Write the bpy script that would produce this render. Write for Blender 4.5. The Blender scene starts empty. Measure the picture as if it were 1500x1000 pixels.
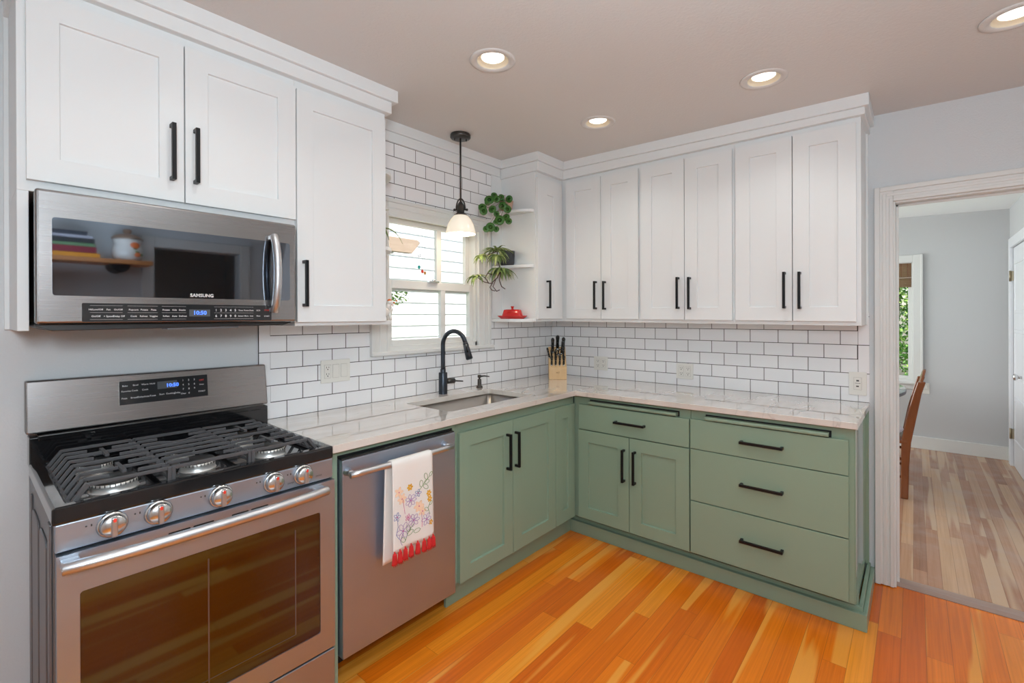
import bpy, bmesh, math, random
from mathutils import Vector, Matrix
random.seed(7)
C = bpy.context.scene.collection
SC = bpy.context.scene
R = math.radians

# ------------------------------------------------------------------ camera
YAW, PIT, ROL = R(40.4742), R(-0.0567), R(-0.2045)
FPX, V0 = 691.18, 463.31
CAM = Vector((-3.1964, -2.2891, 1.3911))
cam = bpy.data.cameras.new('camera')
co = bpy.data.objects.new('camera', cam); C.objects.link(co)
F0 = Vector((math.cos(YAW), math.sin(YAW), 0)); R0 = Vector((math.sin(YAW), -math.cos(YAW), 0)); Z = Vector((0, 0, 1))
fw = F0 * math.cos(PIT) + Z * math.sin(PIT); up = -F0 * math.sin(PIT) + Z * math.cos(PIT)
rt = R0 * math.cos(ROL) + up * math.sin(ROL); up2 = -R0 * math.sin(ROL) + up * math.cos(ROL)
M = Matrix((rt, up2, -fw)).transposed().to_4x4(); M.translation = CAM
co.matrix_world = M
cam.sensor_fit = 'HORIZONTAL'; cam.sensor_width = 36; cam.lens = 36 * FPX / 1500
cam.shift_y = -(500 - V0) / 1500; cam.clip_start = 0.05
SC.camera = co

# ------------------------------------------------------------------ view, world, lights
SC.view_settings.view_transform = 'Standard'; SC.view_settings.look = 'None'
SC.view_settings.exposure = 0.0; SC.view_settings.gamma = 1.0; SC.view_settings.use_curve_mapping = False
try:
    SC.cycles.use_denoising = True; SC.cycles.max_bounces = 10; SC.cycles.diffuse_bounces = 6
    SC.cycles.sample_clamp_indirect = 6.0
except Exception: pass

W = bpy.data.worlds.new('sky'); SC.world = W; W.use_nodes = True
wn = W.node_tree.nodes; wl = W.node_tree.links; wn.clear()
wo = wn.new('ShaderNodeOutputWorld'); wb = wn.new('ShaderNodeBackground'); ws = wn.new('ShaderNodeTexSky')
ws.sky_type = 'NISHITA'; ws.sun_disc = False; ws.sun_elevation = R(52); ws.sun_rotation = R(200)
wb.inputs[1].default_value = 0.28
wl.new(ws.outputs[0], wb.inputs[0]); wl.new(wb.outputs[0], wo.inputs[0])

def light(name, kind, loc, target=None, energy=10, color=(1, 1, 1), size=0.1, size_y=None, spot=None, blend=0.6):
    l = bpy.data.lights.new(name, kind); l.energy = energy; l.color = color
    if kind == 'AREA':
        l.size = size
        if size_y: l.shape = 'RECTANGLE'; l.size_y = size_y
    elif kind in ('POINT', 'SPOT'): l.shadow_soft_size = size
    elif kind == 'SUN': l.angle = size
    if kind == 'SPOT': l.spot_size = R(spot or 120); l.spot_blend = blend
    o = bpy.data.objects.new(name, l); C.objects.link(o); o.location = loc
    if target is not None:
        o.rotation_euler = (Vector(target) - Vector(loc)).to_track_quat('-Z', 'Y').to_euler()
    return o

light('sun', 'SUN', (0, -6, 9), (1.6, 0.0, 0.0), 9.0, (1, .96, .9), R(0.6))
light('photographer_flash', 'AREA', (-3.45, -2.62, 1.75), (-1.7, -0.6, .95), 27, (.84, .975, 1.07), 0.35)
light('bounced_flash', 'AREA', (-2.75, -2.5, 1.75), (-2.75, -2.53, 2.5), 25, (.84, .975, 1.07), 0.6)
light('dining_fill_added', 'AREA', (1.9, 0.85, 1.5), (2.1, -3, 0.9), 62, (.94, .985, .99), 1.8, 1.3)  # added lamp brightening the dining room from its unseen side
light('side_fill_added', 'AREA', (-0.9, -3.2, 1.35), (-0.5, -1.6, 0.9), 2, (.88, .94, 1), 0.8, 1.7)  # added fill lamp in front of solid wall, no doorway there
DL = 11.5
DOWN = [(-1.718, -.925), (-.846, -.928), (-.822, -1.77), (-.771, -2.566)]
DOWN_ADDED = [(-1.7, -1.77), (-2.6, -.95), (-2.6, -1.77), (-1.7, -2.566), (-2.6, -2.6)]  # unseen downlights added to give the room more light

# ------------------------------------------------------------------ materials
def mat(name, col, rough=.5, metal=0., spec=.5, emit=None, es=0., trans=0., coat=0.):
    m = bpy.data.materials.new(name); m.use_nodes = True
    b = m.node_tree.nodes['Principled BSDF']
    b.inputs['Base Color'].default_value = (*col, 1); b.inputs['Roughness'].default_value = rough
    b.inputs['Metallic'].default_value = metal; b.inputs['Specular IOR Level'].default_value = spec
    b.inputs['Transmission Weight'].default_value = trans; b.inputs['Coat Weight'].default_value = coat
    if emit: b.inputs['Emission Color'].default_value = (*emit, 1); b.inputs['Emission Strength'].default_value = es
    return m
class NT:
    def __init__(s, m): s.t = m.node_tree; s.b = s.t.nodes['Principled BSDF']
    def n(s, k, **kw):
        x = s.t.nodes.new('ShaderNode' + k)
        for a, v in kw.items(): setattr(x, a, v)
        return x
    def l(s, a, b): s.t.links.new(a, b)
    def pos(s):
        return s.n('NewGeometry').outputs['Position']
    def mth(s, op, a, b=None, c=None):
        x = s.n('Math', operation=op)
        for i, v in enumerate((a, b, c)):
            if v is None: continue
            if isinstance(v, (int, float)): x.inputs[i].default_value = v
            else: s.l(v, x.inputs[i])
        return x.outputs[0]
    def sep(s, v):
        x = s.n('SeparateXYZ'); s.l(v, x.inputs[0]); return x.outputs
    def comb(s, a, b, c=0.):
        x = s.n('CombineXYZ')
        for i, v in enumerate((a, b, c)):
            if isinstance(v, (int, float)): x.inputs[i].default_value = v
            else: s.l(v, x.inputs[i])
        return x.outputs[0]
    def noise(s, vec, scale, detail=2., rough=.5, dist=0.):
        x = s.n('TexNoise'); s.l(vec, x.inputs['Vector']); x.inputs['Scale'].default_value = scale
        x.inputs['Detail'].default_value = detail; x.inputs['Roughness'].default_value = rough; x.inputs['Distortion'].default_value = dist
        return x.outputs['Fac']
    def ramp(s, fac, stops, interp='LINEAR'):
        x = s.n('ValToRGB'); x.color_ramp.interpolation = interp
        e = x.color_ramp.elements
        while len(e) < len(stops): e.new(.5)
        for i, (p, c) in enumerate(stops):
            e[i].position = p; e[i].color = (*c, 1) if len(c) == 3 else c
        s.l(fac, x.inputs[0]); return x.outputs[0]
    def mix(s, fac, a, b, mode='MIX'):
        x = s.n('Mix', data_type='RGBA', blend_type=mode)
        for sock, v in ((x.inputs[0], fac), (x.inputs[6], a), (x.inputs[7], b)):
            if isinstance(v, (int, float)): sock.default_value = v
            elif isinstance(v, tuple): sock.default_value = (*v, 1)
            else: s.l(v, sock)
        return x.outputs[2]
    def bump(s, h, strength=.2, dist=.002):
        x = s.n('Bump'); x.inputs['Strength'].default_value = strength; x.inputs['Distance'].default_value = dist
        s.l(h, x.inputs['Height']); s.l(x.outputs[0], s.b.inputs['Normal'])

def painted(name, col, rough, scale=160, st=.12, dist=.0015, spec=.5):
    m = mat(name, col, rough, spec=spec); t = NT(m)
    t.bump(t.noise(t.pos(), scale, 3.), st, dist); return m
M_WALL = painted('wall_paint_grey', (.66, .69, .705), .55, 130, .35, .003)
M_DWALL = painted('wall_paint_dining', (.57, .58, .59), .6, 130, .15)
M_CEIL = painted('ceiling_paint', (.665, .65, .63), .6, 90, .4, .003)
M_DCEIL = mat('ceiling_paint_white', (.92, .93, .93), .7)
M_TRIM = painted('trim_paint_white', (.72, .725, .705), .4, 45, .03)
M_CAB = mat('cabinet_paint_white', (.775, .795, .795), .38)
M_GREEN = painted('cabinet_paint_green', (.245, .347, .257), .27, 220, .03)
M_GREENG = mat('green_gloss_end_panel', (.245, .347, .257), .10, coat=.5)
M_BLACK = mat('matt_black_metal', (.006, .006, .007), .36, spec=.3)
M_DARKGAP = mat('dark_gap', (.008, .008, .008), .8)
M_GUN = mat('gunmetal_faucet', (.055, .065, .08), .32, .8)
M_BRONZE = mat('dark_bronze', (.07, .065, .06), .35, .7)
M_PLASTIC = mat('white_plastic', (.78, .77, .72), .35)
M_SLOT = mat('socket_slot', (.05, .045, .04), .6)
M_IRON = mat('cast_iron', (.085, .083, .087), .5, .2)
M_ENAMEL = mat('black_enamel', (.008, .008, .009), .09, coat=.3)
M_CAP = mat('burner_cap_black', (.02, .02, .02), .4)
M_ALU = mat('burner_aluminium', (.72, .72, .70), .38, .8)
M_CHROME = mat('chrome', (.72, .72, .72), .22, 1.)
M_RED = mat('red_glaze', (.55, .012, .012), .12, coat=.5)
M_REDMARK = mat('red_mark', (.75, .05, .03), .4)
M_TASSEL = mat('red_yarn', (.62, .02, .02), .85)
M_KNOBTXT = mat('dark_print', (.05, .05, .05), .5)
M_PRINT = mat('white_print', (.75, .75, .75), .5)
M_DIGIT = mat('blue_digits', (.05, .1, .8), .5, emit=(.06, .2, 1), es=2.2)
M_LCD = mat('display_window', (.10, .11, .115), .15)
M_PANEL = mat('black_glass_panel', (.025, .026, .028), .08)
M_POT = mat('terracotta', (.62, .40, .30), .7)
M_DPOT = mat('charcoal_pot', (.035, .036, .042), .45)
M_STEM = mat('plant_stem', (.35, .22, .15), .6)
M_DSTEM = mat('dark_runner', (.09, .05, .045), .6)
M_KNIFE = mat('knife_handle_black', (.012, .012, .012), .25)
M_STEELB = mat('polished_steel', (.7, .7, .7), .2, 1.)
M_BULB = mat('lamp_lens', (1, 1, 1), .5, emit=(1, .93, .80), es=3.0)
M_GRID = mat('oven_grey_steel', (.17, .17, .18), .4, .6)
M_GLAZEW = mat('white_glaze', (.8, .78, .74), .2, coat=.4)
M_ORANGE = mat('orange_paint', (.75, .16, .03), .5)
M_BRASS = mat('aged_brass_hinge', (.42, .36, .26), .4, .9)
M_CUSH = mat('cushion_fabric', (.72, .68, .76), .9)
M_TABLE = mat('pale_tabletop', (.62, .76, .76), .08)
M_TEDGE = mat('grey_table_edge', (.12, .12, .14), .4)
M_DOORW = mat('door_paint_white', (.80, .82, .86), .35)

m = M_LEAF = mat('round_leaf_green', (.05, .16, .025), .35); t = NT(m)
oi = t.n('NewGeometry').outputs['Random Per Island']
t.l(t.ramp(oi, [(0, (.025, .095, .018)), (.6, (.045, .15, .022)), (1, (.12, .29, .035))]), t.b.inputs['Base Color'])
m = M_STRAP = mat('strap_leaf', (.2, .3, .08), .5); t = NT(m)
oi = t.n('NewGeometry').outputs['Random Per Island']
t.l(t.ramp(oi, [(0, (.07, .13, .04)), (.5, (.20, .28, .08)), (1, (.36, .40, .17))]), t.b.inputs['Base Color'])
m = M_HEDGE = mat('garden_leaves', (.1, .3, .03), .5); t = NT(m)
oi = t.n('NewGeometry').outputs['Random Per Island']
t.l(t.ramp(oi, [(0, (.03, .12, .03)), (.5, (.16, .34, .05)), (1, (.45, .60, .14))]), t.b.inputs['Base Color'])

def stainless(name, col, rough, axis):
    m = mat(name, col, rough, 1.0); t = NT(m)
    sx = {'x': (3, 900, 900), 'z': (900, 900, 3)}[axis]
    mp = t.n('Mapping'); t.l(t.pos(), mp.inputs[0]); mp.inputs['Scale'].default_value = sx
    nz = t.noise(mp.outputs[0], 1., 3.)
    r = t.n('MapRange'); t.l(nz, r.inputs[0]); r.inputs[3].default_value = rough - .02; r.inputs[4].default_value = rough + .05
    t.l(r.outputs[0], t.b.inputs['Roughness'])
    big = t.noise(t.pos(), 5., 2.)
    t.l(t.mix(big, tuple(c * .93 for c in col), tuple(min(1, c * 1.05) for c in col)), t.b.inputs['Base Color'])
    return m
M_SS = stainless('brushed_stainless', (.34, .325, .32), .25, 'x')
M_SSD = stainless('brushed_stainless_dishwasher', (.44, .50, .60), .45, 'z')
M_SSO = stainless('brushed_stainless_oven', (.44, .50, .58), .42, 'x')
M_SINK = stainless('sink_steel', (.55, .52, .49), .30, 'x')
M_HANDLE = mat('satin_steel_handle', (.62, .63, .65), .36, 1.)
M_MWGLASS = mat('microwave_door_glass', (.155, .17, .195), .03, 1.)
M_OVGLASS = mat('oven_door_glass', (.105, .12, .17), .05, 1.)
M_OVLINE = mat('oven_glass_line', (.16, .13, .115), .12, .6)

def wood(name, c0, c1, rough=.4, axis=(1, 14, 14), sc=3.):
    m = mat(name, c0, rough); t = NT(m)
    mp = t.n('Mapping'); t.l(t.pos(), mp.inputs[0]); mp.inputs['Scale'].default_value = axis
    nz = t.noise(mp.outputs[0], sc, 4., .6, .6)
    t.l(t.mix(nz, c0, c1), t.b.inputs['Base Color']); return m
M_BLOCK = wood('beech_block', (.62, .38, .17), (.80, .56, .30), .45, (14, 14, 2))
M_CHAIR = wood('cherry_wood', (.16, .040, .009), (.28, .085, .022), .22, (12, 12, 2))
M_SHELFW = wood('oiled_shelf_wood', (.45, .17, .05), (.6, .26, .09), .4)
M_BEAM = wood('weathered_beam', (.29, .215, .16), (.42, .33, .26), .7)
M_BAMB = wood('woven_bamboo', (.30, .17, .09), (.55, .36, .22), .7, (1, 1, 40), 6)

# timber floor: boards along x, random tone per board, pale sapwood streaks, fine grain
def floor_mat(name, stops, pale, gapd, wear, rough, width=.083):
    m = mat(name, (.5, .2, .04), rough); t = NT(m)
    x, y, z = t.sep(t.pos())
    PW = width
    yy = t.mth('DIVIDE', y, PW); row = t.mth('FLOOR', yy); fy = t.mth('FRACT', yy)
    wn1 = t.n('TexWhiteNoise', noise_dimensions='1D'); t.l(row, wn1.inputs['W'])
    xs = t.mth('ADD', t.mth('DIVIDE', x, 1.35), t.mth('MULTIPLY', wn1.outputs['Value'], 7.3))
    col = t.mth('FLOOR', xs); fx = t.mth('FRACT', xs)
    wn2 = t.n('TexWhiteNoise', noise_dimensions='2D'); t.l(t.comb(row, col), wn2.inputs['Vector'])
    v = wn2.outputs['Value']
    base = t.ramp(v, stops)
    seed = t.mth('MULTIPLY', v, 37.)
    g1 = t.noise(t.comb(t.mth('MULTIPLY', x, 1.6), t.mth('MULTIPLY', y, 95.), seed), 1., 3., .6, .4)
    grain = t.ramp(g1, [(.25, (.80, .76, .70)), (.75, (1.1, 1.12, 1.15))])
    c = t.mix(1., base, grain, 'MULTIPLY')
    s1 = t.noise(t.comb(t.mth('MULTIPLY', x, .55), t.mth('MULTIPLY', y, 11.), t.mth('MULTIPLY', seed, 3.)), 1., 1.5)
    sm = t.ramp(s1, [(.57, (0, 0, 0)), (.61, (1, 1, 1))])
    c = t.mix(t.mth('MULTIPLY', sm, .75), c, pale)
    # board joints
    e = t.mth('MINIMUM', fy, t.mth('SUBTRACT', 1., fy)); e = t.mth('MULTIPLY', e, PW)
    ex = t.mth('MULTIPLY', t.mth('MINIMUM', fx, t.mth('SUBTRACT', 1., fx)), 1.35)
    d = t.mth('MINIMUM', e, ex)
    line = t.mth('LESS_THAN', d, gapd)
    c = t.mix(t.mth('MULTIPLY', line, .45), c, (.10, .03, .008))
    if wear:
        w = t.noise(t.pos(), 6., 4.); w = t.ramp(w, [(.45, (0, 0, 0)), (.75, (1, 1, 1))])
        c = t.mix(t.mth('MULTIPLY', w, wear), c, (.50, .40, .36))
    t.l(c, t.b.inputs['Base Color'])
    t.bump(t.mth('SUBTRACT', t.mth('MULTIPLY', g1, .15), line), .25, .0008)
    return m
M_FLOOR = floor_mat('fir_floor_kitchen', [(0, (.68, .13, .005)), (.35, (.78, .178, .007)), (.7, (.85, .22, .011)), (.9, (.91, .305, .022)), (1, (.94, .39, .05))],
                    (.90, .39, .06), .0009, 0, .23)
M_FLOOR2 = floor_mat('fir_floor_dining', [(0, (.30, .145, .085)), (.35, (.40, .20, .115)), (.65, (.46, .25, .15)), (.85, (.54, .33, .20)), (1, (.60, .37, .21))],
                     (.60, .42, .27), .0011, .30, .27, .060)
M_THRESH = wood('worn_threshold', (.30, .20, .17), (.42, .30, .25), .4, (14, 1, 1))

# quartzite worktop
m = M_STONE = mat('quartzite', (.62, .54, .47), .02, spec=.65, coat=.8)
m.node_tree.nodes['Principled BSDF'].inputs['IOR'].default_value = 1.55
m.node_tree.nodes['Principled BSDF'].inputs['Coat Roughness'].default_value = .015; t = NT(m)
mp = t.n('Mapping'); t.l(t.pos(), mp.inputs[0]); mp.inputs['Rotation'].default_value = (0, 0, R(28)); mp.inputs['Scale'].default_value = (1, 3.2, 1)
n1 = t.noise(mp.outputs[0], 1.6, 4., .5, 1.0)
base = t.ramp(n1, [(.25, (.60, .54, .485)), (.5, (.66, .605, .55)), (.75, (.71, .665, .61))])
n2 = t.noise(mp.outputs[0], .8, 3., .5, 1.4)
ve = t.mth('ABSOLUTE', t.mth('SUBTRACT', n2, .5))
vm = t.ramp(ve, [(0, (.9, .9, .9)), (.004, (.25, .25, .25)), (.016, (0, 0, 0))])
base = t.mix(t.mth('MULTIPLY', vm, .35), base, (.22, .19, .17))
n3 = t.noise(t.pos(), 260, 2.)
base = t.mix(.05, base, t.ramp(n3, [(.3, (.35, .3, .27)), (.7, (.8, .75, .7))]))
t.l(base, t.b.inputs['Base Color'])

# subway tile: u along the wall, v up from the worktop
def tile_mat(name, axis, off, vert=False):
    m = mat(name, (.8, .8, .8), .10); t = NT(m)
    x, y, z = t.sep(t.pos()); u = x if axis == 'x' else y
    bt = t.n('TexBrick')
    if not vert:
        vec = t.comb(t.mth('ADD', u, off + .154 * 40), t.mth('SUBTRACT', z, .915))
        bt.inputs['Brick Width'].default_value = .154; bt.inputs['Row Height'].default_value = .07757
    else:
        vec = t.comb(t.mth('ADD', u, off), t.mth('SUBTRACT', z, .915)); bt.offset = 0
        bt.inputs['Brick Width'].default_value = .5; bt.inputs['Row Height'].default_value = .1551
    t.l(vec, bt.inputs['Vector'])
    bt.inputs['Scale'].default_value = 1; bt.inputs['Mortar Size'].default_value = .0019; bt.inputs['Mortar Smooth'].default_value = 0.1
    bt.inputs['Color1'].default_value = (.85, .855, .87, 1); bt.inputs['Color2'].default_value = (.88, .885, .895, 1); bt.inputs['Mortar'].default_value = (.05, .042, .038, 1)
    t.l(bt.outputs['Color'], t.b.inputs['Base Color'])
    t.l(t.mth('ADD', .09, t.mth('MULTIPLY', bt.outputs['Fac'], .6)), t.b.inputs['Roughness'])
    wob = t.noise(t.pos(), 9., 2.)
    t.bump(t.mth('ADD', t.mth('MULTIPLY', bt.outputs['Fac'], -1.), t.mth('MULTIPLY', wob, .25)), .35, .0015)
    return m
M_TILE_A = tile_mat('subway_tile_window_wall', 'x', .1013)
M_TILE_B = tile_mat('subway_tile_right_wall', 'y', .0486)
M_TILE_AV = tile_mat('border_tile_window_wall', 'x', 10.0 + 2.3075, True)
M_TILE_BV = tile_mat('border_tile_right_wall', 'y', 10.0 + 2.0525, True)

# opal lamp shade
m = M_OPAL = mat('opal_glass', (.86, .80, .70), .2, emit=(1, .86, .66), es=.42)
# thin clear pane
def pane_mat(name, tint=(1, 1, 1)):
    m = bpy.data.materials.new(name); m.use_nodes = True; nt = m.node_tree; nt.nodes.clear()
    o = nt.nodes.new('ShaderNodeOutputMaterial'); mx = nt.nodes.new('ShaderNodeMixShader')
    tr = nt.nodes.new('ShaderNodeBsdfTransparent'); gl = nt.nodes.new('ShaderNodeBsdfGlossy'); fr = nt.nodes.new('ShaderNodeFresnel')
    tr.inputs[0].default_value = (*tint, 1); gl.inputs['Roughness'].default_value = .01; fr.inputs[0].default_value = 1.04
    nt.links.new(fr.outputs[0], mx.inputs[0]); nt.links.new(tr.outputs[0], mx.inputs[1]); nt.links.new(gl.outputs[0], mx.inputs[2]); nt.links.new(mx.outputs[0], o.inputs[0])
    return m
M_PANE = pane_mat('window_pane')
M_SIDING = mat('white_siding', (.85, .85, .84), .6)
M_CLOTH = mat('white_linen', (.80, .77, .73), .9); t = NT(M_CLOTH); t.bump(t.noise(t.pos(), 400, 2.), .3, .0008)
EMB = {k: mat('thread_' + k, c, .8) for k, c in dict(peach=(.88, .64, .46), gold=(.72, .38, .03), lilac=(.42, .26, .50), blue=(.16, .22, .48), green=(.16, .28, .07), pink=(.62, .14, .32)).items()}
BOOKC = [mat('book_cover_' + n, c, .5) for n, c in (('yellow', (.75, .30, .01)), ('crimson', (.22, .012, .03)), ('green', (.12, .24, .11)), ('black', (.02, .02, .022)), ('grey', (.42, .42, .48)), ('navy', (.03, .035, .05)))]

# ------------------------------------------------------------------ mesh tools
class MB:
    def __init__(s, tf=None): s.v = []; s.f = []; s.mi = []; s.sm = []; s.cur = 0; s.tf = tf
    def add(s, vs, fs, smooth=False):
        n = len(s.v); s.v += [Vector(p) for p in vs]
        for f in fs: s.f.append([n + i for i in f]); s.mi.append(s.cur); s.sm.append(smooth)
        return s
    def hexa(s, p):
        return s.add(p, [(0, 1, 2, 3), (4, 5, 6, 7), (0, 1, 5, 4), (1, 2, 6, 5), (2, 3, 7, 6), (3, 0, 4, 7)])
    def box(s, x0, x1, y0, y1, z0, z1):
        return s.hexa([(x0, y0, z0), (x1, y0, z0), (x1, y1, z0), (x0, y1, z0), (x0, y0, z1), (x1, y0, z1), (x1, y1, z1), (x0, y1, z1)])
    def mbox(s, m, a0, a1, d0, d1, z0, z1):
        return s.hexa([m(*q) for q in ((a0, d0, z0), (a1, d0, z0), (a1, d1, z0), (a0, d1, z0), (a0, d0, z1), (a1, d0, z1), (a1, d1, z1), (a0, d1, z1))])
    def fbox(s, x0, x1, y0, y1, zb, zt):   # box whose bottom / top may be functions of x, y
        g = lambda q, x, y: q(x, y) if callable(q) else q
        c = ((x0, y0), (x1, y0), (x1, y1), (x0, y1))
        return s.hexa([(x, y, g(zb, x, y)) for x, y in c] + [(x, y, g(zt, x, y)) for x, y in c])
    def prism(s, poly, m, d0, d1):          # poly of (a, z); extruded along d through map m(a, d, z)
        n = len(poly)
        vs = [m(a, d0, z) for a, z in poly] + [m(a, d1, z) for a, z in poly]
        return s.add(vs, [tuple(range(n)), tuple(range(2 * n - 1, n - 1, -1))] + [(i, (i + 1) % n, n + (i + 1) % n, n + i) for i in range(n)])
    def ring(s, c, ax, r, n):
        ax = Vector(ax).normalized(); q = ax.orthogonal().normalized(); w = ax.cross(q)
        return [Vector(c) + (q * math.cos(2 * math.pi * i / n) + w * math.sin(2 * math.pi * i / n)) * r for i in range(n)]
    def cyl(s, p0, p1, r0, r1=None, n=16, caps=True):
        p0 = Vector(p0); p1 = Vector(p1); r1 = r0 if r1 is None else r1; ax = p1 - p0
        vs = s.ring(p0, ax, r0, n) + s.ring(p1, ax, r1, n)
        s.add(vs, [(i, (i + 1) % n, n + (i + 1) % n, n + i) for i in range(n)], True)
        if caps: k = len(s.v) - 2 * n; s.f += [[k + i for i in range(n)], [k + n + i for i in range(n - 1, -1, -1)]]; s.mi += [s.cur] * 2; s.sm += [False] * 2
        return s
    def tube(s, pts, r, n=10, flat=None, caps=True):
        pts = [Vector(p) for p in pts]; rs = r if isinstance(r, (list, tuple)) else [r] * len(pts)
        ref = None; vs = []
        for i, p in enumerate(pts):
            t = (pts[min(i + 1, len(pts) - 1)] - pts[max(i - 1, 0)]).normalized()
            ref = t.orthogonal().normalized() if ref is None else (ref - t * ref.dot(t)).normalized()
            w = t.cross(ref)
            for k in range(n):
                a = 2 * math.pi * k / n; vs.append(p + (ref * math.cos(a) + w * math.sin(a)) * rs[i])
        fs = [(i * n + k, i * n + (k + 1) % n, (i + 1) * n + (k + 1) % n, (i + 1) * n + k) for i in range(len(pts) - 1) for k in range(n)]
        s.add(vs, fs, True)
        if caps:
            b = len(s.v) - len(vs); e = b + (len(pts) - 1) * n
            s.f += [[b + k for k in range(n)], [e + k for k in range(n - 1, -1, -1)]]; s.mi += [s.cur] * 2; s.sm += [True] * 2
        return s
    def lathe(s, prof, c, n=28, ax=(0, 0, 1), sx=1., sy=1., close=False):
        c = Vector(c); ax = Vector(ax).normalized()
        q = Vector((1, 0, 0)) if abs(ax.z) > .9 else ax.orthogonal().normalized(); w = ax.cross(q)
        vs = [c + ax * z + (q * math.cos(2 * math.pi * k / n) * sx + w * math.sin(2 * math.pi * k / n) * sy) * max(r, 1e-5) for r, z in prof for k in range(n)]
        fs = [(i * n + k, i * n + (k + 1) % n, (i + 1) * n + (k + 1) % n, (i + 1) * n + k) for i in range(len(prof) - 1) for k in range(n)]
        return s.add(vs, fs, True)
    def ball(s, c, rx, ry=None, rz=None, n=16, m=10):
        ry = ry or rx; rz = rz or rx
        return s.add([(c[0] + rx * math.sin(math.pi * i / m) * math.cos(2 * math.pi * k / n), c[1] + ry * math.sin(math.pi * i / m) * math.sin(2 * math.pi * k / n), c[2] + rz * math.cos(math.pi * i / m)) for i in range(m + 1) for k in range(n)],
                     [(i * n + k, i * n + (k + 1) % n, (i + 1) * n + (k + 1) % n, (i + 1) * n + k) for i in range(m) for k in range(n)], True)
    def shaker(s, m, a0, a1, z0, z1, d0, d1, rail=.07, rec=.010, tr=None, br=None):
        tr = tr or rail; br = br or rail; k = .0006
        def rect(x0, x1, y0, y1, d): return [m(x0, d, y0), m(x1, d, y0), m(x1, d, y1), m(x0, d, y1)]
        sg = 1 if a1 > a0 else -1
        vs = rect(a0, a1, z0, z1, d0) + rect(a0, a1, z0, z1, d1) + rect(a0 + sg * rail, a1 - sg * rail, z0 + br, z1 - tr, d1) + rect(a0 + sg * (rail + k), a1 - sg * (rail + k), z0 + br + k, z1 - tr - k, d1 - rec)
        fs = [(0, 1, 2, 3), (12, 13, 14, 15)]
        for b in (0, 4, 8):
            fs += [(b + i, b + (i + 1) % 4, b + 4 + (i + 1) % 4, b + 4 + i) for i in range(4)]
        return s.add(vs, fs)
    def rrect(s, m, a0, a1, z0, z1, d0, d1, r, n=6):
        pts = []
        for cx, cz, st in ((a1 - r, z1 - r, 0), (a0 + r, z1 - r, 90), (a0 + r, z0 + r, 180), (a1 - r, z0 + r, 270)):
            for i in range(n + 1):
                a = R(st + 90 * i / n); pts.append((cx + r * math.cos(a), cz + r * math.sin(a)))
        return s.prism(pts, m, d0, d1)
    def text(s, body, o, right, upv, size, align='CENTER', ext=0., bold=0.):
        cu = bpy.data.curves.new('t', 'FONT'); cu.body = body; cu.size = size; cu.align_x = align; cu.align_y = 'CENTER'; cu.extrude = ext; cu.offset = bold; cu.resolution_u = 2
        ob = bpy.data.objects.new('t', cu); C.objects.link(ob)
        dg = bpy.context.evaluated_depsgraph_get(); ev = ob.evaluated_get(dg); me = ev.to_mesh()
        o = Vector(o); right = Vector(right).normalized(); upv = Vector(upv).normalized(); nn = right.cross(upv)
        s.add([o + right * v.co.x + upv * v.co.y + nn * v.co.z for v in me.vertices], [tuple(p.vertices) for p in me.polygons])
        ev.to_mesh_clear(); bpy.data.objects.remove(ob); bpy.data.curves.remove(cu); return s
    def build(s, name, mats, parent=None, bevel=0., seg=2, normals=True, sub=0):
        me = bpy.data.meshes.new(name)
        vs = s.v
        if s.tf: vs = [s.tf(v) for v in vs]
        off = Vector((0, 0, 0)); p = parent
        while p is not None: off += p.location; p = p.parent
        me.from_pydata([v - off for v in vs], [], s.f)
        for mm in (mats if isinstance(mats, (list, tuple)) else [mats]): me.materials.append(mm)
        for p, i, q in zip(me.polygons, s.mi, s.sm): p.material_index = i; p.use_smooth = q
        if normals:
            b = bmesh.new(); b.from_mesh(me); bmesh.ops.recalc_face_normals(b, faces=b.faces); b.to_mesh(me); b.free()
        me.validate()
        o = bpy.data.objects.new(name, me); C.objects.link(o)
        if parent: o.parent = parent
        if bevel:
            bv = o.modifiers.new('b', 'BEVEL'); bv.width = bevel; bv.segments = seg; bv.limit_method = 'ANGLE'; bv.angle_limit = R(40)
        return o

def thing(name, label, cat, loc=(0, 0, 0), group=None):
    o = bpy.data.objects.new(name, None); C.objects.link(o); o.location = loc; o.empty_display_size = .05
    o['label'] = label; o['category'] = cat
    if group: o['group'] = group
    return o
def tag(o, label, cat, group=None, kind=None):
    o['label'] = label; o['category'] = cat
    if group: o['group'] = group
    if kind: o['kind'] = kind
    return o
def struct(name, mb, mats, parent=None, bevel=0., label=None):
    o = mb.build(name, mats, parent, bevel)
    if parent is None: o['kind'] = 'structure'
    if label: o['label'] = label
    return o
def copy_tree(o, parent=None):
    c = o.copy(); C.objects.link(c)
    if parent: c.parent = parent
    for ch in [x for x in bpy.data.objects if x.parent == o]: copy_tree(ch, c)
    return c
def boolean(o, cutters):
    for c in cutters:
        md = o.modifiers.new('cut', 'BOOLEAN'); md.operation = 'DIFFERENCE'; md.object = c; md.solver = 'EXACT'
    dg = bpy.context.evaluated_depsgraph_get(); dg.update()
    me = bpy.data.meshes.new_from_object(o.evaluated_get(dg)); old = o.data
    o.modifiers.clear(); o.data = me; me.name = o.name
    bpy.data.meshes.remove(old)
    for c in cutters:
        d = c.data; bpy.data.objects.remove(c); bpy.data.meshes.remove(d)

mA = lambda a, d, z: (a, -d, z)          # on the window wall: a = x, d out of the wall
mB = lambda a, d, z: (-d, a, z)          # on the right wall: a = y
mT = lambda a, d, z: (a, z, d)           # lying flat: a = x, z = y, d = height
FZ = -.045
Cz = lambda x, y: 2.512 + .025 * y + .006 * x
shB = lambda v: Vector((v.x, v.y, v.z + .008 * (v.y + .35)))

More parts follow.
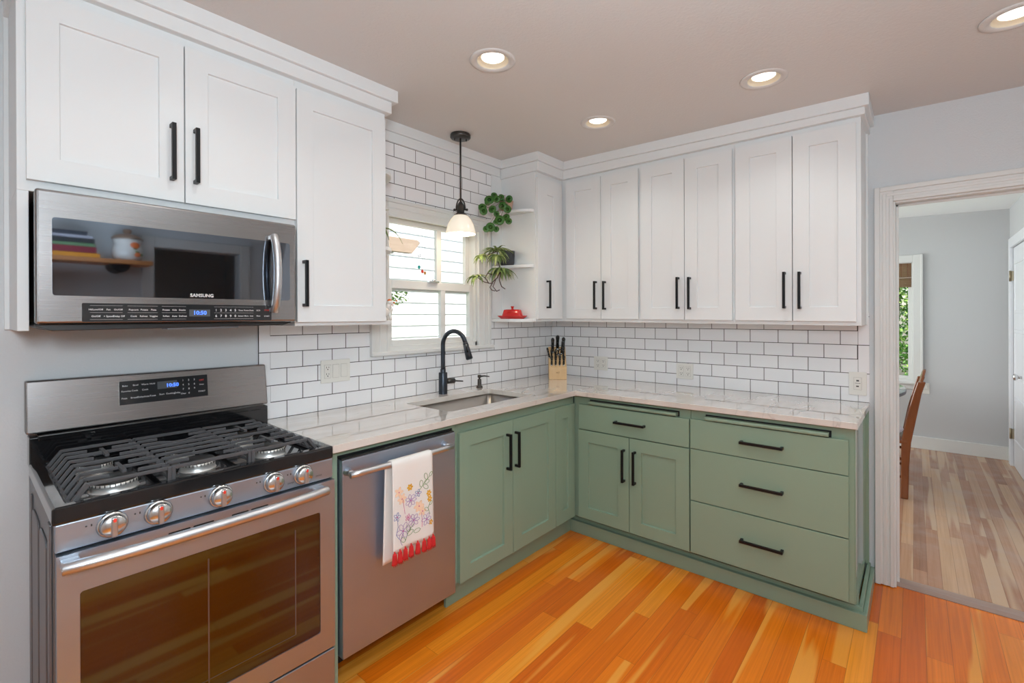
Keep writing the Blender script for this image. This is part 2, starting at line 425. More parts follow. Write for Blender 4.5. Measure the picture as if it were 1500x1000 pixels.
def pull(m, vertical, a, z, d, L=.193, tf=None):
    """square bar pull with two posts; a, z = centre, d = door face"""
    b = MB(tf); w = .0063
    if vertical:
        b.mbox(m, a - w, a + w, d + .022, d + .034, z - L / 2, z + L / 2)
        for q in (-1, 1): b.mbox(m, a - w, a + w, d - .001, d + .023, z + q * (L / 2 - w) - w, z + q * (L / 2 - w) + w)
    else:
        b.mbox(m, a - L / 2, a + L / 2, d + .022, d + .034, z - w, z + w)
        for q in (-1, 1): b.mbox(m, a + q * (L / 2 - w) - w, a + q * (L / 2 - w) + w, d - .001, d + .023, z - w, z + w)
    return b

# ------------------------------------------------------------------ room shell
struct('floor', MB().box(-4.3, .03, -3.42, .12, FZ - .1, FZ), M_FLOOR)
struct('floor', MB().box(.11, 3.62, -3.12, 1.0, FZ - .1, FZ), M_FLOOR2)
struct('trim_1', MB().prism([(.02, FZ - .02), (.02, FZ + .004), (.045, FZ + .012), (.10, FZ + .012), (.125, FZ + .004), (.125, FZ - .02)], lambda a, d, z: (a, d, z), -2.985, -2.205), M_THRESH, label='worn wooden threshold strip in the doorway')
TW = .09
WX0, WX1, WZ0, WZ1 = -1.612, -.885, 1.19, 2.02      # rough opening of the kitchen window
b = MB(); b.box(-4.3, WX0, 0, TW, FZ - .1, 2.7); b.box(WX1, .12, 0, TW, FZ - .1, 2.7); b.box(WX0, WX1, 0, TW, FZ - .1, WZ0); b.box(WX0, WX1, 0, TW, WZ1, 2.7)
struct('wall_back', b, M_WALL)
DY0, DY1, DZ = -2.2, -2.98, 1.99                     # doorway in the right wall
b = MB(); b.box(0, .12, DY0, 0, FZ - .1, 2.7); b.box(0, .12, -3.42, DY1, FZ - .1, 2.7); b.box(0, .12, DY1, DY0, DZ, 2.7)
struct('wall_right', b, M_WALL)
struct('wall_left', MB().box(-4.42, -4.3, -3.42, TW, FZ - .1, 2.7), M_WALL)
HX0, HX1, HZ = -2.15, -1.50, 1.97
b = MB(); b.box(-4.3, HX0, -3.42, -3.3, FZ - .1, 2.7); b.box(HX1, .12, -3.42, -3.3, FZ - .1, 2.7); b.box(HX0, HX1, -3.42, -3.3, HZ, 2.7)
struct('wall_front', b, M_WALL)
b = MB(); b.box(HX0 - .3, HX1 + .3, -4.7, -4.6, FZ, 2.5); b.box(HX0 - .4, HX0 - .3, -4.7, -3.42, FZ, 2.5); b.box(HX1 + .3, HX1 + .4, -4.7, -3.42, FZ, 2.5); b.box(HX0 - .4, HX1 + .4, -4.7, -3.42, 2.5, 2.6); b.box(HX0 - .4, HX1 + .4, -4.7, -3.42, FZ - .1, FZ)
struct('wall_hall', b, M_WALL)
b = MB(); b.box(HX0 - .085, HX0, -3.3, -3.28, FZ, HZ + .085); b.box(HX1, HX1 + .085, -3.3, -3.28, FZ, HZ + .085); b.box(HX0, HX1, -3.3, -3.28, HZ, HZ + .085)
struct('trim_2', b, M_TRIM, bevel=.004)
# dining room
b = MB(); b.box(3.5, 3.62, -3.12, -2.285, FZ, 2.6); b.box(3.5, 3.62, -1.25, 1.0, FZ, 2.6); b.box(3.5, 3.62, -2.285, -1.25, FZ, .66); b.box(3.5, 3.62, -2.285, -1.25, 1.97, 2.6)
struct('wall_far', b, M_DWALL)
b = MB(); b.box(.12, 2.47, -3.12, -3.0, FZ, 2.6); b.box(3.27, 3.5, -3.12, -3.0, FZ, 2.6); b.box(2.47, 3.27, -3.12, -3.0, 2.02, 2.6)
struct('wall_side', b, M_DWALL)
b = MB(); b.box(.12, .95, .9, 1.0, FZ, 2.6); b.box(2.85, 3.5, .9, 1.0, FZ, 2.6); b.box(.95, 2.85, .9, 1.0, FZ, .7); b.box(.95, 2.85, .9, 1.0, 2.1, 2.6)  # opening in the unseen wall, added to let light in
struct('wall_dining', b, M_DWALL)
struct('ceiling', MB().fbox(.06, 3.62, -3.12, 1.0, lambda x, y: 2.505 + .026 * y, 2.75), M_DCEIL)
# kitchen ceiling with the round cut-outs of the downlights
ceil = MB().fbox(-4.42, .06, -3.42, TW, Cz, lambda x, y: 2.72).build('ceiling', M_CEIL); ceil['kind'] = 'structure'
boolean(ceil, [MB().cyl((x, y, 2.2), (x, y, Cz(x, y) + .09), .072, n=40).build('cut', M_CEIL) for x, y in DOWN + DOWN_ADDED])

# tile
b = MB(); T = .006
b.box(-2.2565, -1.722, -T, 0, .90, 1.40); b.box(-.745, -T, -T, 0, .90, 1.37); b.box(-1.722, -.745, -T, 0, .90, 1.166)
b.box(-1.87, -.66, -T, 0, 2.03, 2.40)
o = struct('wall_back', b, M_TILE_A); o['label'] = 'white subway tile backsplash around the window'
struct('border_tile', MB().box(-2.3075, -2.2565, -T, 0, .915, 1.40), M_TILE_AV, o)
b = MB(); b.box(-T, 0, -2.0525, -T, .90, 1.37)
o = struct('wall_right', b, M_TILE_B); o['label'] = 'white subway tile backsplash under the right wall cabinets'
struct('border_tile', MB().box(-T, 0, -2.103, -2.0525, .90, 1.40), M_TILE_BV, o)

# doorway casing (kitchen side) and jambs
b = MB()
for (w0, w1, th) in ((0, .078, .016), (.054, .0786, .026), (-.0006, .016, .021), (.028, .044, .019)):
    b.box(-th, 0, DY0 - .004 + w0, DY0 - .004 + w1, FZ + .004, DZ - .004 + w1)
    b.box(-th, 0, DY1 + .004 - w1, DY1 + .004 - w0, FZ + .004, DZ - .004 + w1)
    b.box(-th, 0, DY1 + .004 - w0, DY0 - .004 + w0, DZ - .004 + w0, DZ - .004 + w1)
struct('trim_3', b, M_TRIM, bevel=.003, label='white moulded casing round the dining room doorway')
b = MB(); b.box(-.001, .121, DY0 - .014, DY0 + .0, FZ, DZ); b.box(-.001, .121, DY1, DY1 + .014, FZ, DZ); b.box(-.001, .121, DY1 + .014, DY0 - .014, DZ - .014, DZ + .0)
b.box(.05, .062, DY0 - .026, DY0 - .014, FZ, DZ - .014); b.box(.05, .062, DY1 + .014, DY0 - .014, DZ - .026, DZ - .014)
struct('trim_4', b, M_TRIM, bevel=.002)

# ------------------------------------------------------------------ kitchen window
win = struct('window_1', MB().box(WX0 - .0, WX0 + .018, 0, TW, WZ0, WZ1).box(WX1 - .018, WX1, 0, TW, WZ0, WZ1).box(WX0, WX1, 0, TW, WZ1 - .02, WZ1).box(WX0, WX1, 0, TW, WZ0 - .0, WZ0 + .03), M_TRIM, bevel=.002, label='white double hung window over the sink')
b = MB()
for (w0, w1, th) in ((0, .115, .018), (.092, .117, .028), (-.0006, .014, .022), (.05, .06, .021)):
    b.box(WX0 - w1, WX0 - w0, -th, 0, 1.185, 1.965 + w1 * .85); b.box(WX1 + w0, WX1 + w1, -th, 0, 1.185, 1.965 + w1 * .85)
    b.box(WX0 - w0, WX1 + w0, -th, 0, 1.965 + w0 * .85, 1.965 + w1 * .85)
struct('casing', b, M_TRIM, win, .003)
struct('window_sill', MB().box(-1.728, -.742, -.034, .03, 1.168, 1.192), M_TRIM, win, .006)
def sash(z0, z1, y0, y1, br, tr, name):
    bb = MB(); x0, x1 = WX0 + .018, WX1 - .018
    bb.box(x0, x0 + .03, y0, y1, z0, z1); bb.box(x1 - .032, x1, y0, y1, z0, z1); bb.box(x0 + .03, x1 - .032, y0, y1, z0, z0 + br); bb.box(x0 + .03, x1 - .032, y0, y1, z1 - tr, z1)
    s = struct(name, bb, M_TRIM, win, .003)
    struct('glass_pane', MB().box(x0 + .03, x1 - .032, (y0 + y1) / 2 - .002, (y0 + y1) / 2 + .002, z0 + br, z1 - tr), M_PANE, s)
    return s
sash(1.20, 1.605, .02, .052, .052, .05, 'lower_sash')
sash(1.545, 1.995, .058, .09, .06, .05, 'upper_sash')
struct('mullion', MB().box(-1.19, -1.150, .060, .088, 1.59, 1.96).box(-1.19, -1.150, .022, .05, 1.24, 1.56), M_TRIM, win, .003)
b = MB(); b.box(-1.30, -1.22, .0, .022, 1.600, 1.612); b.cyl((-1.26, .01, 1.612), (-1.26, .01, 1.622), .012)
struct('sash_lock', b, M_CHROME, win, .002)

# ------------------------------------------------------------------ crown mouldings
tD = .058
def crown(name, rects, low, label, eU=0.018, eL=0.009):
    b = MB()
    for x0, x1, y0, y1 in rects[0]: b.fbox(x0, x1, y0, y1, low, lambda x, y: Cz(x, y) - tD)
    for x0, x1, y0, y1 in rects[1]: b.fbox(x0, x1, y0, y1, lambda x, y: Cz(x, y) - tD, lambda x, y: Cz(x, y) + .002)
    return struct(name, b, M_CAB, bevel=.003, label=label)
crown('trim_5', ([(-3.100, -1.822, -.350, 0)], [(-3.114, -1.795, -.366, 0)]), 2.378, 'two-step white crown moulding over the cabinets above the range')
crown('trim_6', ([(-1.822, -.66, -.020, 0)], [(-1.80, -.66, -.034, 0)]), 2.389, 'white crown board above the window tiles')
crown('trim_7', ([(-.653, 0, -.350, 0), (-.350, 0, -2.108, -.35)], [(-.669, 0, -.366, 0), (-.366, 0, -2.125, -.366)]), lambda x, y: 2.378 + .008 * min(0, y + .35), 'two-step white crown moulding over the corner and right wall cabinets')

# ------------------------------------------------------------------ white wall cabinets
def wall_cab(label, m, a0, a1, z0, z1, doors, tf=None, depth=.32, group='white wall cabinets'):
    """doors: (a0, a1, z0, z1, pull_a, pull_zcentre)"""
    r = thing('wall_cabinet', label, 'cabinet', m((a0 + a1) / 2, .0, z0), group)
    MB(tf).mbox(m, a0, a1, .0, depth, z0, z1).build('carcass', M_CAB, r, .002)
    for (d0, d1, q0, q1, pa, pz, rail) in doors:
        d = MB(tf).shaker(m, d0, d1, q0, q1, depth + .001, depth + .021, rail).build('door', M_CAB, r, .001)
        pull(m, True, pa, pz, depth + .021, tf=tf).build('handle', M_BLACK, d, .001)
    return r
c1 = wall_cab('white wall cabinet with two doors above the microwave', mA, -3.088, -2.2865, 1.762, 2.42,
              [(-3.069, -2.682, 1.793, 2.345, -2.7185, 1.958, .071), (-2.678, -2.289, 1.793, 2.345, -2.6485, 1.960, .071)])
b = MB().box(-3.088, -3.063, -.32, 0, 1.352, 1.762); b.build('side_panel', M_CAB, c1, .002)
MB().box(-3.100, -3.088, -.018, 0, 1.352, 2.38).build('scribe_strip', M_CAB, c1, .001)
c2 = wall_cab('tall single-door white wall cabinet between microwave and window', mA, -2.286, -1.842, 1.352, 2.42,
              [(-2.284, -1.853, 1.368, 2.340, -2.2575, 1.530, .071)])
def shelf_poly(x0, ex, ey, n=14): return [(x0, 0)] + [(x0 + ex * math.cos(R(90 * i / n)), -ey * math.sin(R(90 * i / n))) for i in range(n + 1)]
def qshelf(x0, ex, ey, z0, z1, parent):
    return MB().prism(shelf_poly(x0, ex, ey), lambda a, d, z: (a, z, d), z0, z1).build('shelf', M_CAB, parent, .003)
for z in (2.10, 1.720, 1.350): qshelf(-1.842, .155, .30, z, z + .020, c2)
c3 = wall_cab('narrow corner white wall cabinet with open curved shelves on its left side', mA, -.640, 0, 1.352, 2.42,
              [(-.636, -.347, 1.371, 2.340, -.537, 1.540, .105)])
MB().box(-.745, -.640, -.012, -.0065, 1.372, 2.40).build('back_panel', M_CAB, c3)
for z in (2.102, 1.722): qshelf(-.640, -.108, .31, z, z + .020, c3)
MB().prism([(-.640, 0)] + [(-.640 - .108 * min(1, 1.25 * math.cos(R(9 * i))), -.312 * math.sin(R(9 * i))) for i in range(11)], lambda a, d, z: (a, z, d), 1.350, 1.371).build('shelf', M_CAB, c3, .002)
bz = [(-.3215, -.936, [(-.369, -.6515), (-.6555, -.9275)], 'white two-door wall cabinet on the right wall, next to the corner'),
      (-.936, -1.508, [(-.944, -1.2255), (-1.2295, -1.499)], 'white two-door wall cabinet in the middle of the right wall'),
      (-1.508, -2.0905, [(-1.517, -1.797), (-1.801, -2.072)], 'white two-door wall cabinet at the doorway end of the right wall')]
for a0, a1, ds, lb in bz:
    mid = (ds[0][1] + ds[1][0]) / 2
    cc = wall_cab(lb, mB, a1, a0, 1.350, 2.42, [(ds[0][1], ds[0][0], 1.371, 2.350, mid + .036, 1.534, .074), (ds[1][1], ds[1][0], 1.371, 2.350, mid - .034, 1.531, .074)], shB)
MB(shB).box(-.02, 0, -2.100, -2.0905, 1.350, 2.39).build('scribe_strip', M_CAB, cc, .001)

# ------------------------------------------------------------------ green base cabinets
GB = 'green base cabinets'
def slab(m, a0, a1, z0, z1, d0=.601, d1=.621): return MB().mbox(m, a0, a1, d0, d1, z0, z1)
r = thing('base_cabinet', 'green base cabinet with two shaker doors under the sink', 'cabinet', (-1.13, 0, 0), GB)
b = MB(); b.box(-1.660, -1.640, -.60, -.01, .095, .884); b.box(-1.640, -.603, -.60, -.58, .095, .884); b.box(-1.640, -.603, -.58, -.01, .095, .115); b.box(-1.640, -.603, -.03, -.01, .115, .884)
b.build('carcass', M_GREEN, r, .0015)
tag(MB().box(-2.262, -1.6605, -.612, -.585, .859, .884).build('rail', M_GREEN, None, .001), 'thin green rail under the worktop above the dishwasher', 'rail')
for a0, a1, pa in ((-1.633, -1.238, -1.2875), (-1.234, -.836, -1.2165)):
    d = MB().shaker(mA, a0, a1, .100, .826, .601, .621, .072, .012).build('door', M_GREEN, r, .001)
    pull(mA, True, pa, .663, .621).build('handle', M_BLACK, d, .001)
MB().shaker(mA, -.832, -.6215, .100, .826, .601, .621, .077, .012).build('corner_panel', M_GREEN, r, .001)
tag(MB().box(-2.303, -2.2645, -.618, -.01, FZ, .884).build('filler_panel', M_GREEN, None, .0015), 'narrow green upright panel between range and dishwasher', 'panel')
def pullout(a0, a1, parent):
    o = MB().rrect(lambda a, d, z: (-a, d, z), .585, .634, .834, .853, a1, a0, .007).build('cutting_board', M_GREEN, parent, .0015)
    MB().mbox(mB, a1 - .008, a0 + .004, .6002, .602, .829, .860).build('slot', M_DARKGAP, parent)
r = thing('base_cabinet', 'green base cabinet with one drawer over two doors, right of the corner', 'cabinet', (0, -1.0, 0), GB)
MB().box(-.600, -.01, -1.356, -.603, .095, .884).build('carcass', M_GREEN, r, .0015)
d = slab(mB, -1.3535, -.648, .670, .826).build('drawer_front', M_GREEN, r, .0018); pull(mB, False, -1.007, .7495, .621).build('handle', M_BLACK, d, .001)
for a0, a1, pa in ((-.998, -.646, -.968), (-1.3535, -1.002, -1.038)):
    d = MB().shaker(mB, a0, a1, .104, .664, .601, .621, .074, .012).build('door', M_GREEN, r, .001)
    pull(mB, True, pa, .497, .621).build('handle', M_BLACK, d, .001)
pullout(-.727, -1.287, r)
r = thing('base_cabinet', 'green base cabinet with three wide drawers at the doorway end', 'cabinet', (0, -1.72, 0), GB)
MB().box(-.600, -.008, -2.084, -1.358, .095, .884).box(-.48, -.008, -2.084, -1.358, FZ + .08, .096).build('carcass', M_GREEN, r, .0015)
MB().box(-.600, -.031, -2.0875, -2.0842, .095, .884).build('end_panel', M_GREENG, r, .001)
MB().box(-.030, -.001, -2.100, -2.0845, .052, .884).build('scribe_strip', M_GREEN, r, .001)
for z0, z1, pz in ((.671, .829, .7500), (.391, .667, .535), (.106, .386, .2535)):
    d = slab(mB, -2.063, -1.3605, z0, z1).build('drawer_front', M_GREEN, r, .0018); pull(mB, False, -1.711, pz, .621).build('handle', M_BLACK, d, .001)
pullout(-1.44, -1.99, r)
# toe boards
b = MB(); b.box(-1.645, -.53, -.532, -.515, FZ, .095)
struct('baseboard_back', b, M_GREEN, bevel=.002, label='green toe board under the sink cabinet')
b = MB(); b.box(-.545, -.520, -2.124, -.532, FZ, .033); b.box(-.520, -.500, -2.106, -.532, FZ, .052); b.box(-.500, -.48, -2.09, -.532, FZ, .095)
b.box(-.520, 0, -2.124, -2.106, FZ, .033); b.box(-.500, 0, -2.106, -2.09, FZ, .052)
struct('baseboard_right', b, M_GREEN, bevel=.003, label='stepped green base moulding along the right cabinets')

# ------------------------------------------------------------------ worktop, sink, taps
top = MB(); zt, zb = .915, .8855
poly = [(-2.303, -.0065), (-.0065, -.0065), (-.0065, -2.105), (-.641, -2.098), (-.668, -.656), (-2.303, -.656)]
top.prism(poly, lambda a, d, z: (a, z, d), zb, zt)
top = top.build('countertop', M_STONE)
SX0, SX1, SY0, SY1 = -1.612, -.943, -.528, -.168
cut = MB().rrect(lambda a, d, z: (a, z, d), SX0, SX1, SY0, SY1, .8, 1.0, .022).build('cut', M_STONE)
boolean(top, [cut])
bv = top.modifiers.new('b', 'BEVEL'); bv.width = .002; bv.segments = 2; bv.limit_method = 'ANGLE'; bv.angle_limit = R(40)
tag(top, 'L-shaped pale veined stone worktop running round the corner', 'countertop')
sk = thing('sink', 'undermount stainless steel sink below the window', 'sink', (-1.2775, -.348, .70))
b = MB(); x0, x1, y0, y1 = SX0 - .006, SX1 + .006, SY0 - .006, SY1 + .006
def rr(x0, x1, y0, y1, r, z, n=6):
    p = []
    for cx, cy, st in ((x1 - r, y1 - r, 0), (x0 + r, y1 - r, 90), (x0 + r, y0 + r, 180), (x1 - r, y0 + r, 270)):
        for i in range(n + 1): a = R(st + 90 * i / n); p.append((cx + r * math.cos(a), cy + r * math.sin(a), z))
    return p
rings = [rr(x0 - .012, x1 + .012, y0 - .012, y1 + .012, .03, .8848), rr(x0, x1, y0, y1, .026, .8848), rr(x0 + .004, x1 - .004, y0 + .004, y1 - .004, .026, .70), rr(x0 + .02, x1 - .02, y0 + .02, y1 - .02, .03, .685)]
vs = sum(rings, []); k = len(rings[0])
b.add(vs, [(i * k + j, i * k + (j + 1) % k, (i + 1) * k + (j + 1) % k, (i + 1) * k + j) for i in range(3) for j in range(k)], True)
b.add(rings[3], [tuple(range(k))])
b.build('basin', M_SINK, sk, normals=True)
MB().lathe([(.0, .003), (.03, .003), (.043, .004), (.045, .0)], (-1.2775, -.33, .6855), 24).build('drain', M_CHROME, sk)

fx, fy = -1.268, -.085
fa = thing('faucet', 'dark gooseneck pull-down faucet behind the sink', 'faucet', (fx, fy, .9155))
MB().lathe([(.0265, 0), (.0265, .128), (.025, .131), (.0, .131)], (fx, fy, .9155), 28).build('base', M_GUN, fa)
dv = Vector((.18, -1, 0)).normalized(); P0 = Vector((fx, fy, .9155))
pts = [P0 + Z * h for h in (.128, .2, .26)]
cr = .085
for i in range(0, 15):
    a = R(180 - i * 12); pts.append(P0 + Z * .30 + dv * (cr + cr * math.cos(a)) + Z * cr * math.sin(a))
e = pts[-1]; tdir = (pts[-1] - pts[-2]).normalized()
b = MB(); b.lathe([(.0165, .131), (.0165, .15), (.0135, .152)], P0, 24); b.tube(pts, .0133, 16); b.build('neck', M_GUN, fa)
b = MB(); e2 = e + tdir * .10
b.cyl(e - tdir * .002, e + tdir * .01, .0145, .016, 20); b.cyl(e + tdir * .01, e2, .0165, .021, 20); b.cyl(e2, e2 + tdir * .004, .017, .017, 20)
sh_ = b.build('spray_head', M_GUN, fa)
bx_ = e + tdir * .045 - Vector((dv.y, -dv.x, 0)) * .0
side = (CAM - bx_).normalized(); side = (side - tdir * side.dot(tdir)).normalized()
b = MB(); pc = bx_ + side * .0165
b.cyl(pc - tdir * .018, pc + tdir * .018, .006, .006, 12); b.build('spray_button', M_BLACK, sh_)
hx = Vector((.95, -.30, 0)).normalized()
b = MB(); p1 = P0 + Z * .075
b.cyl(p1 + hx * .02, p1 + hx * .075, .0165, .0165, 20); b.cyl(p1 + hx * .075, p1 + hx * .08, .0165, .012, 20)
b.tube([p1 + hx * .068, p1 + hx * .10 - Z * .004, p1 + hx * .135 - Z * .008], [.005, .0045, .004], 10); b.build('lever', M_BRONZE, fa)
sx, sy = -.939, -.075
so = thing('soap_dispenser', 'small dark soap pump on the worktop right of the faucet', 'soap dispenser', (sx, sy, .9155))
MB().lathe([(.0, 0), (.022, 0), (.022, .006), (.0135, .012), (.0125, .05), (.011, .055), (.0, .056)], (sx, sy, .9155), 22).build('collar', M_BRONZE, so)
b = MB(); b.lathe([(.006, .054), (.006, .064), (.0125, .066), (.0125, .082), (.0, .084)], (sx, sy, .9155), 20)
b.tube([(sx, sy, .989), (sx + .03, sy - .02, .990), (sx + .058, sy - .036, .984)], [.006, .005, .0035], 10); b.build('pump_head', M_BRONZE, so)

# ------------------------------------------------------------------ gas range
RX0, RX1 = -3.050, -2.3065
rg = thing('gas_range', 'stainless steel gas range with five front knobs under the microwave', 'range', (-2.678, -.34, FZ))
b = MB(); b.box(RX0 + .004, RX1 - .004, -.645, -.03, FZ + .03, .894)
b.build('body', M_GRID, rg, .003)
b = MB()
for y0, y1 in ((-.55, -.40), (-.36, -.20)): b.rrect(lambda a, d, z: (d, a, z), y0, y1, .12, .80, RX0 + .004, RX0 - .001, .02)
b.box(RX0 - .002, RX0 + .004, -.64, -.60, FZ + .05, .87); b.box(RX0 - .001, RX0 + .004, -.165, -.14, .1, .83)
b.build('side_rib', M_GRID, rg, .002)
for x in (RX0 + .06, RX1 - .06):
    for y in (-.58, -.1): MB().cyl((x, y, FZ), (x, y, FZ + .035), .018).build('foot', M_CAP, rg)
b = MB(); b.shaker(mT, RX0, RX1, -.667, -.085, .872, .917, .034, .022); b.build('cooktop', M_ENAMEL, rg, .007, 3)
MB().box(RX0 + .006, RX1 - .002, -.664, -.640, .803, .873).build('control_panel', M_SSO, rg, .003)
od = MB(); PY = -.674
wx0, wx1, wz0, wz1 = -2.999, -2.362, .262, .694
od.prism([(RX0 + .008, .190), (RX1, .190), (RX1, .797), (RX0 + .008, .797)], mA, .645, -PY)
odo = od.build('oven_door', M_SSO, rg)
cutw = MB().rrect(mA, wx0, wx1, wz0, wz1, .66, .70, .008).build('cut', M_SS); boolean(odo, [cutw])
g = MB().rrect(mA, wx0 + .001, wx1 - .001, wz0 + .001, wz1 - .001, .655, .672, .007).build('window_glass', M_OVGLASS, odo)
b = MB(); b.box(-2.7135, -2.7095, -.6726, -.6715, .29, .665); b.box(-2.92, -2.452, -.6726, -.6715, .300, .302); b.box(-2.452, -2.448, -.6726, -.6715, .30, .66)  # thin grey-brown lines across the oven window
b.build('glass_line', M_OVLINE, odo)
for x0, x1 in ((-2.905, -2.858), (-2.812, -2.758), (-2.751, -2.697), (-2.648, -2.600), (-2.592, -2.540), (-2.492, -2.445)):
    for z0 in ((.766,) if x0 in (-2.905, -2.492) else (.759, .772)): MB().rrect(mA, x0, x1, z0, z0 + .005, .6735, .6750, .0024).build('vent_slot', M_DARKGAP, odo)
b = MB(); hy = -.732
b.tube([(-3.036 + .0 + i * (.684 / 12), hy + .022 * (abs(i - 6) / 6) ** 3, .778) for i in range(13)], .0155, 16)
for x in (-3.018, -2.372): b.box(x - .018, x + .018, hy + .012, PY + .001, .767, .789)
b.build('handle', M_HANDLE, odo, .003)
MB().box(RX0 + .008, RX1, -.672, -.64, .012, .182).build('drawer', M_SSO, rg, .003)
MB().box(RX0 + .012, RX1 - .004, -.650, -.60, .0, .80).build('shadow_gap', M_DARKGAP, rg)
# knobs
for kx in (-2.9335, -2.833, -2.676, -2.519, -2.420):
    kc = (kx, -.6645, .842)
    b = MB(); b.lathe([(.0, .0), (.033, .0), (.034, .004), (.031, .009), (.029, .0095)], kc, 36, (0, -1, 0))
    b.lathe([(.0285, .009), (.0275, .022), (.024, .026), (.0, .0265)], kc, 36, (0, -1, 0))
    kn = b.build('knob', M_CHROME, rg)
    MB().box(kx - .0065, kx + .0065, -.6995, -.688, .842 - .0255, .842 + .0255).build('knob_grip', M_HANDLE, kn, .003)
    b = MB(); b.rrect(mA, kx - .0035, kx + .0035, .856, .866, .6993, .7001, .003); b.build('pointer', M_REDMARK, kn)
    b = MB(); b.cyl((kx - .052, -.6642, .853), (kx - .052, -.6648, .853), .0022, n=10)
    b.rrect(mA, kx - .043, kx - .040, .850, .856, .6640, .6646, .001); b.build('dial_mark', M_KNOBTXT, rg)
b = MB()
for kx in (-2.519, -2.420):
    b.text('SIMMER', (kx + .058, -.6647, .822), (1, 0, 0), Z, .007)
b.build('printed_label', M_KNOBTXT, rg)
# backguard
b = MB(); sl = .022
gm = lambda a, d, z: (a, -.048 - d - (1.178 - z) * .12, z)
b.prism([(RX0 - .006, 1.005), (RX1 + .014, 1.000), (RX1 + .012, 1.176), (RX0 - .006, 1.180)], lambda a, d, z: (a, (-.012 if d else gm(a, 0, z)[1]), z), 0, 1)
bg = b.build('backguard', M_SS, rg, .006, 3)
b = MB(); b.box(RX0, RX1, -.10, -.03, .90, .998); b.box(RX0 + .02, RX1 - .01, -.104, -.02, .985, 1.003); b.build('riser', M_ENAMEL, rg, .003)
gx0, gx1, gz0, gz1 = -2.814, -2.5285, 1.067, 1.153
pn = MB().rrect(gm, gx0, gx1, gz0, gz1, .0, .0025, .003).build('control_display', M_PANEL, bg)
gr = lambda u, v, e=.0032: gm(gx0 + u * (gx1 - gx0), e, gz0 + v * (gz1 - gz0))
gup = (Vector(gr(0, 1)) - Vector(gr(0, 0))).normalized()
MB().rrect(gm, gx0 + .405 * (gx1 - gx0), gx0 + .63 * (gx1 - gx0), gz0 + .53 * (gz1 - gz0), gz0 + .86 * (gz1 - gz0), .002, .003, .001).build('display_window', M_LCD, pn)
MB().text('10:50', gr(.575, .66, .0036), (1, 0, 0), gup, .019, bold=.0004).build('clock_digits', M_DIGIT, pn)
b = MB()
for u, v, s_ in ((.06, .80, 'Bake'), (.17, .80, 'Broil'), (.27, .80, 'Warm'), (.35, .80, 'Hold'), (.07, .57, 'Favorite'), (.16, .57, 'Cook'), (.27, .57, 'Cook'),
                 (.05, .27, 'Pizza'), (.15, .27, 'Bread'), (.25, .27, 'Dehydrate'), (.35, .27, 'Toast'), (.45, .29, 'Start'), (.55, .29, 'Cooking'), (.63, .29, 'Delay'), (.70, .22, 'Clear')):
    b.text(s_, gr(u, v), (1, 0, 0), gup, .0085)
for i, s_ in enumerate('123456789'): b.text(s_, gr(.70 + .068 * (i % 3), .82 - .20 * (i // 3)), (1, 0, 0), gup, .010)
b.text('0', gr(.768, .22), (1, 0, 0), gup, .010); b.text('START', gr(.925, .24), (1, 0, 0), gup, .0085); b.text('Oven', gr(.925, .56), (1, 0, 0), gup, .0075)
b.build('button_print', M_PRINT, pn)
MB().text('OFF', gr(.925, .76), (1, 0, 0), gup, .0095).build('off_print', M_REDMARK, pn)
# burners
for bx, by, rr_, oval in ((-2.905, -.515, .056, 0), (-2.912, -.265, .046, 0), (-2.690, -.50, .050, 0), (-2.688, -.30, .04, 1), (-2.470, -.515, .052, 0), (-2.475, -.265, .042, 0)):
    b = MB()
    n = 40; sy_ = 1.9 if oval else 1
    b.lathe([(rr_ * 1.05, 0), (rr_ * 1.02, .003), (rr_ * .98, .006), (rr_, .016), (rr_, .024), (rr_ * .9, .026), (0, .026)], (bx, by, .8955), n, sy=sy_)
    bn = b.build('burner', M_ALU, rg)
    b = MB()
    for i in range(30):
        a = 2 * math.pi * i / 30; b.box(bx + rr_ * math.cos(a) - .001, bx + rr_ * math.cos(a) + .001, by + sy_ * rr_ * math.sin(a) - .001, by + sy_ * rr_ * math.sin(a) + .001, .913, .920)
    b.build('flame_port', M_CAP, bn)
    MB().lathe([(rr_ * .97, .024), (rr_ * .97, .030), (rr_ * .9, .033), (0, .034)], (bx, by, .8955), n, sy=sy_).build('burner_cap', M_CAP, bn)
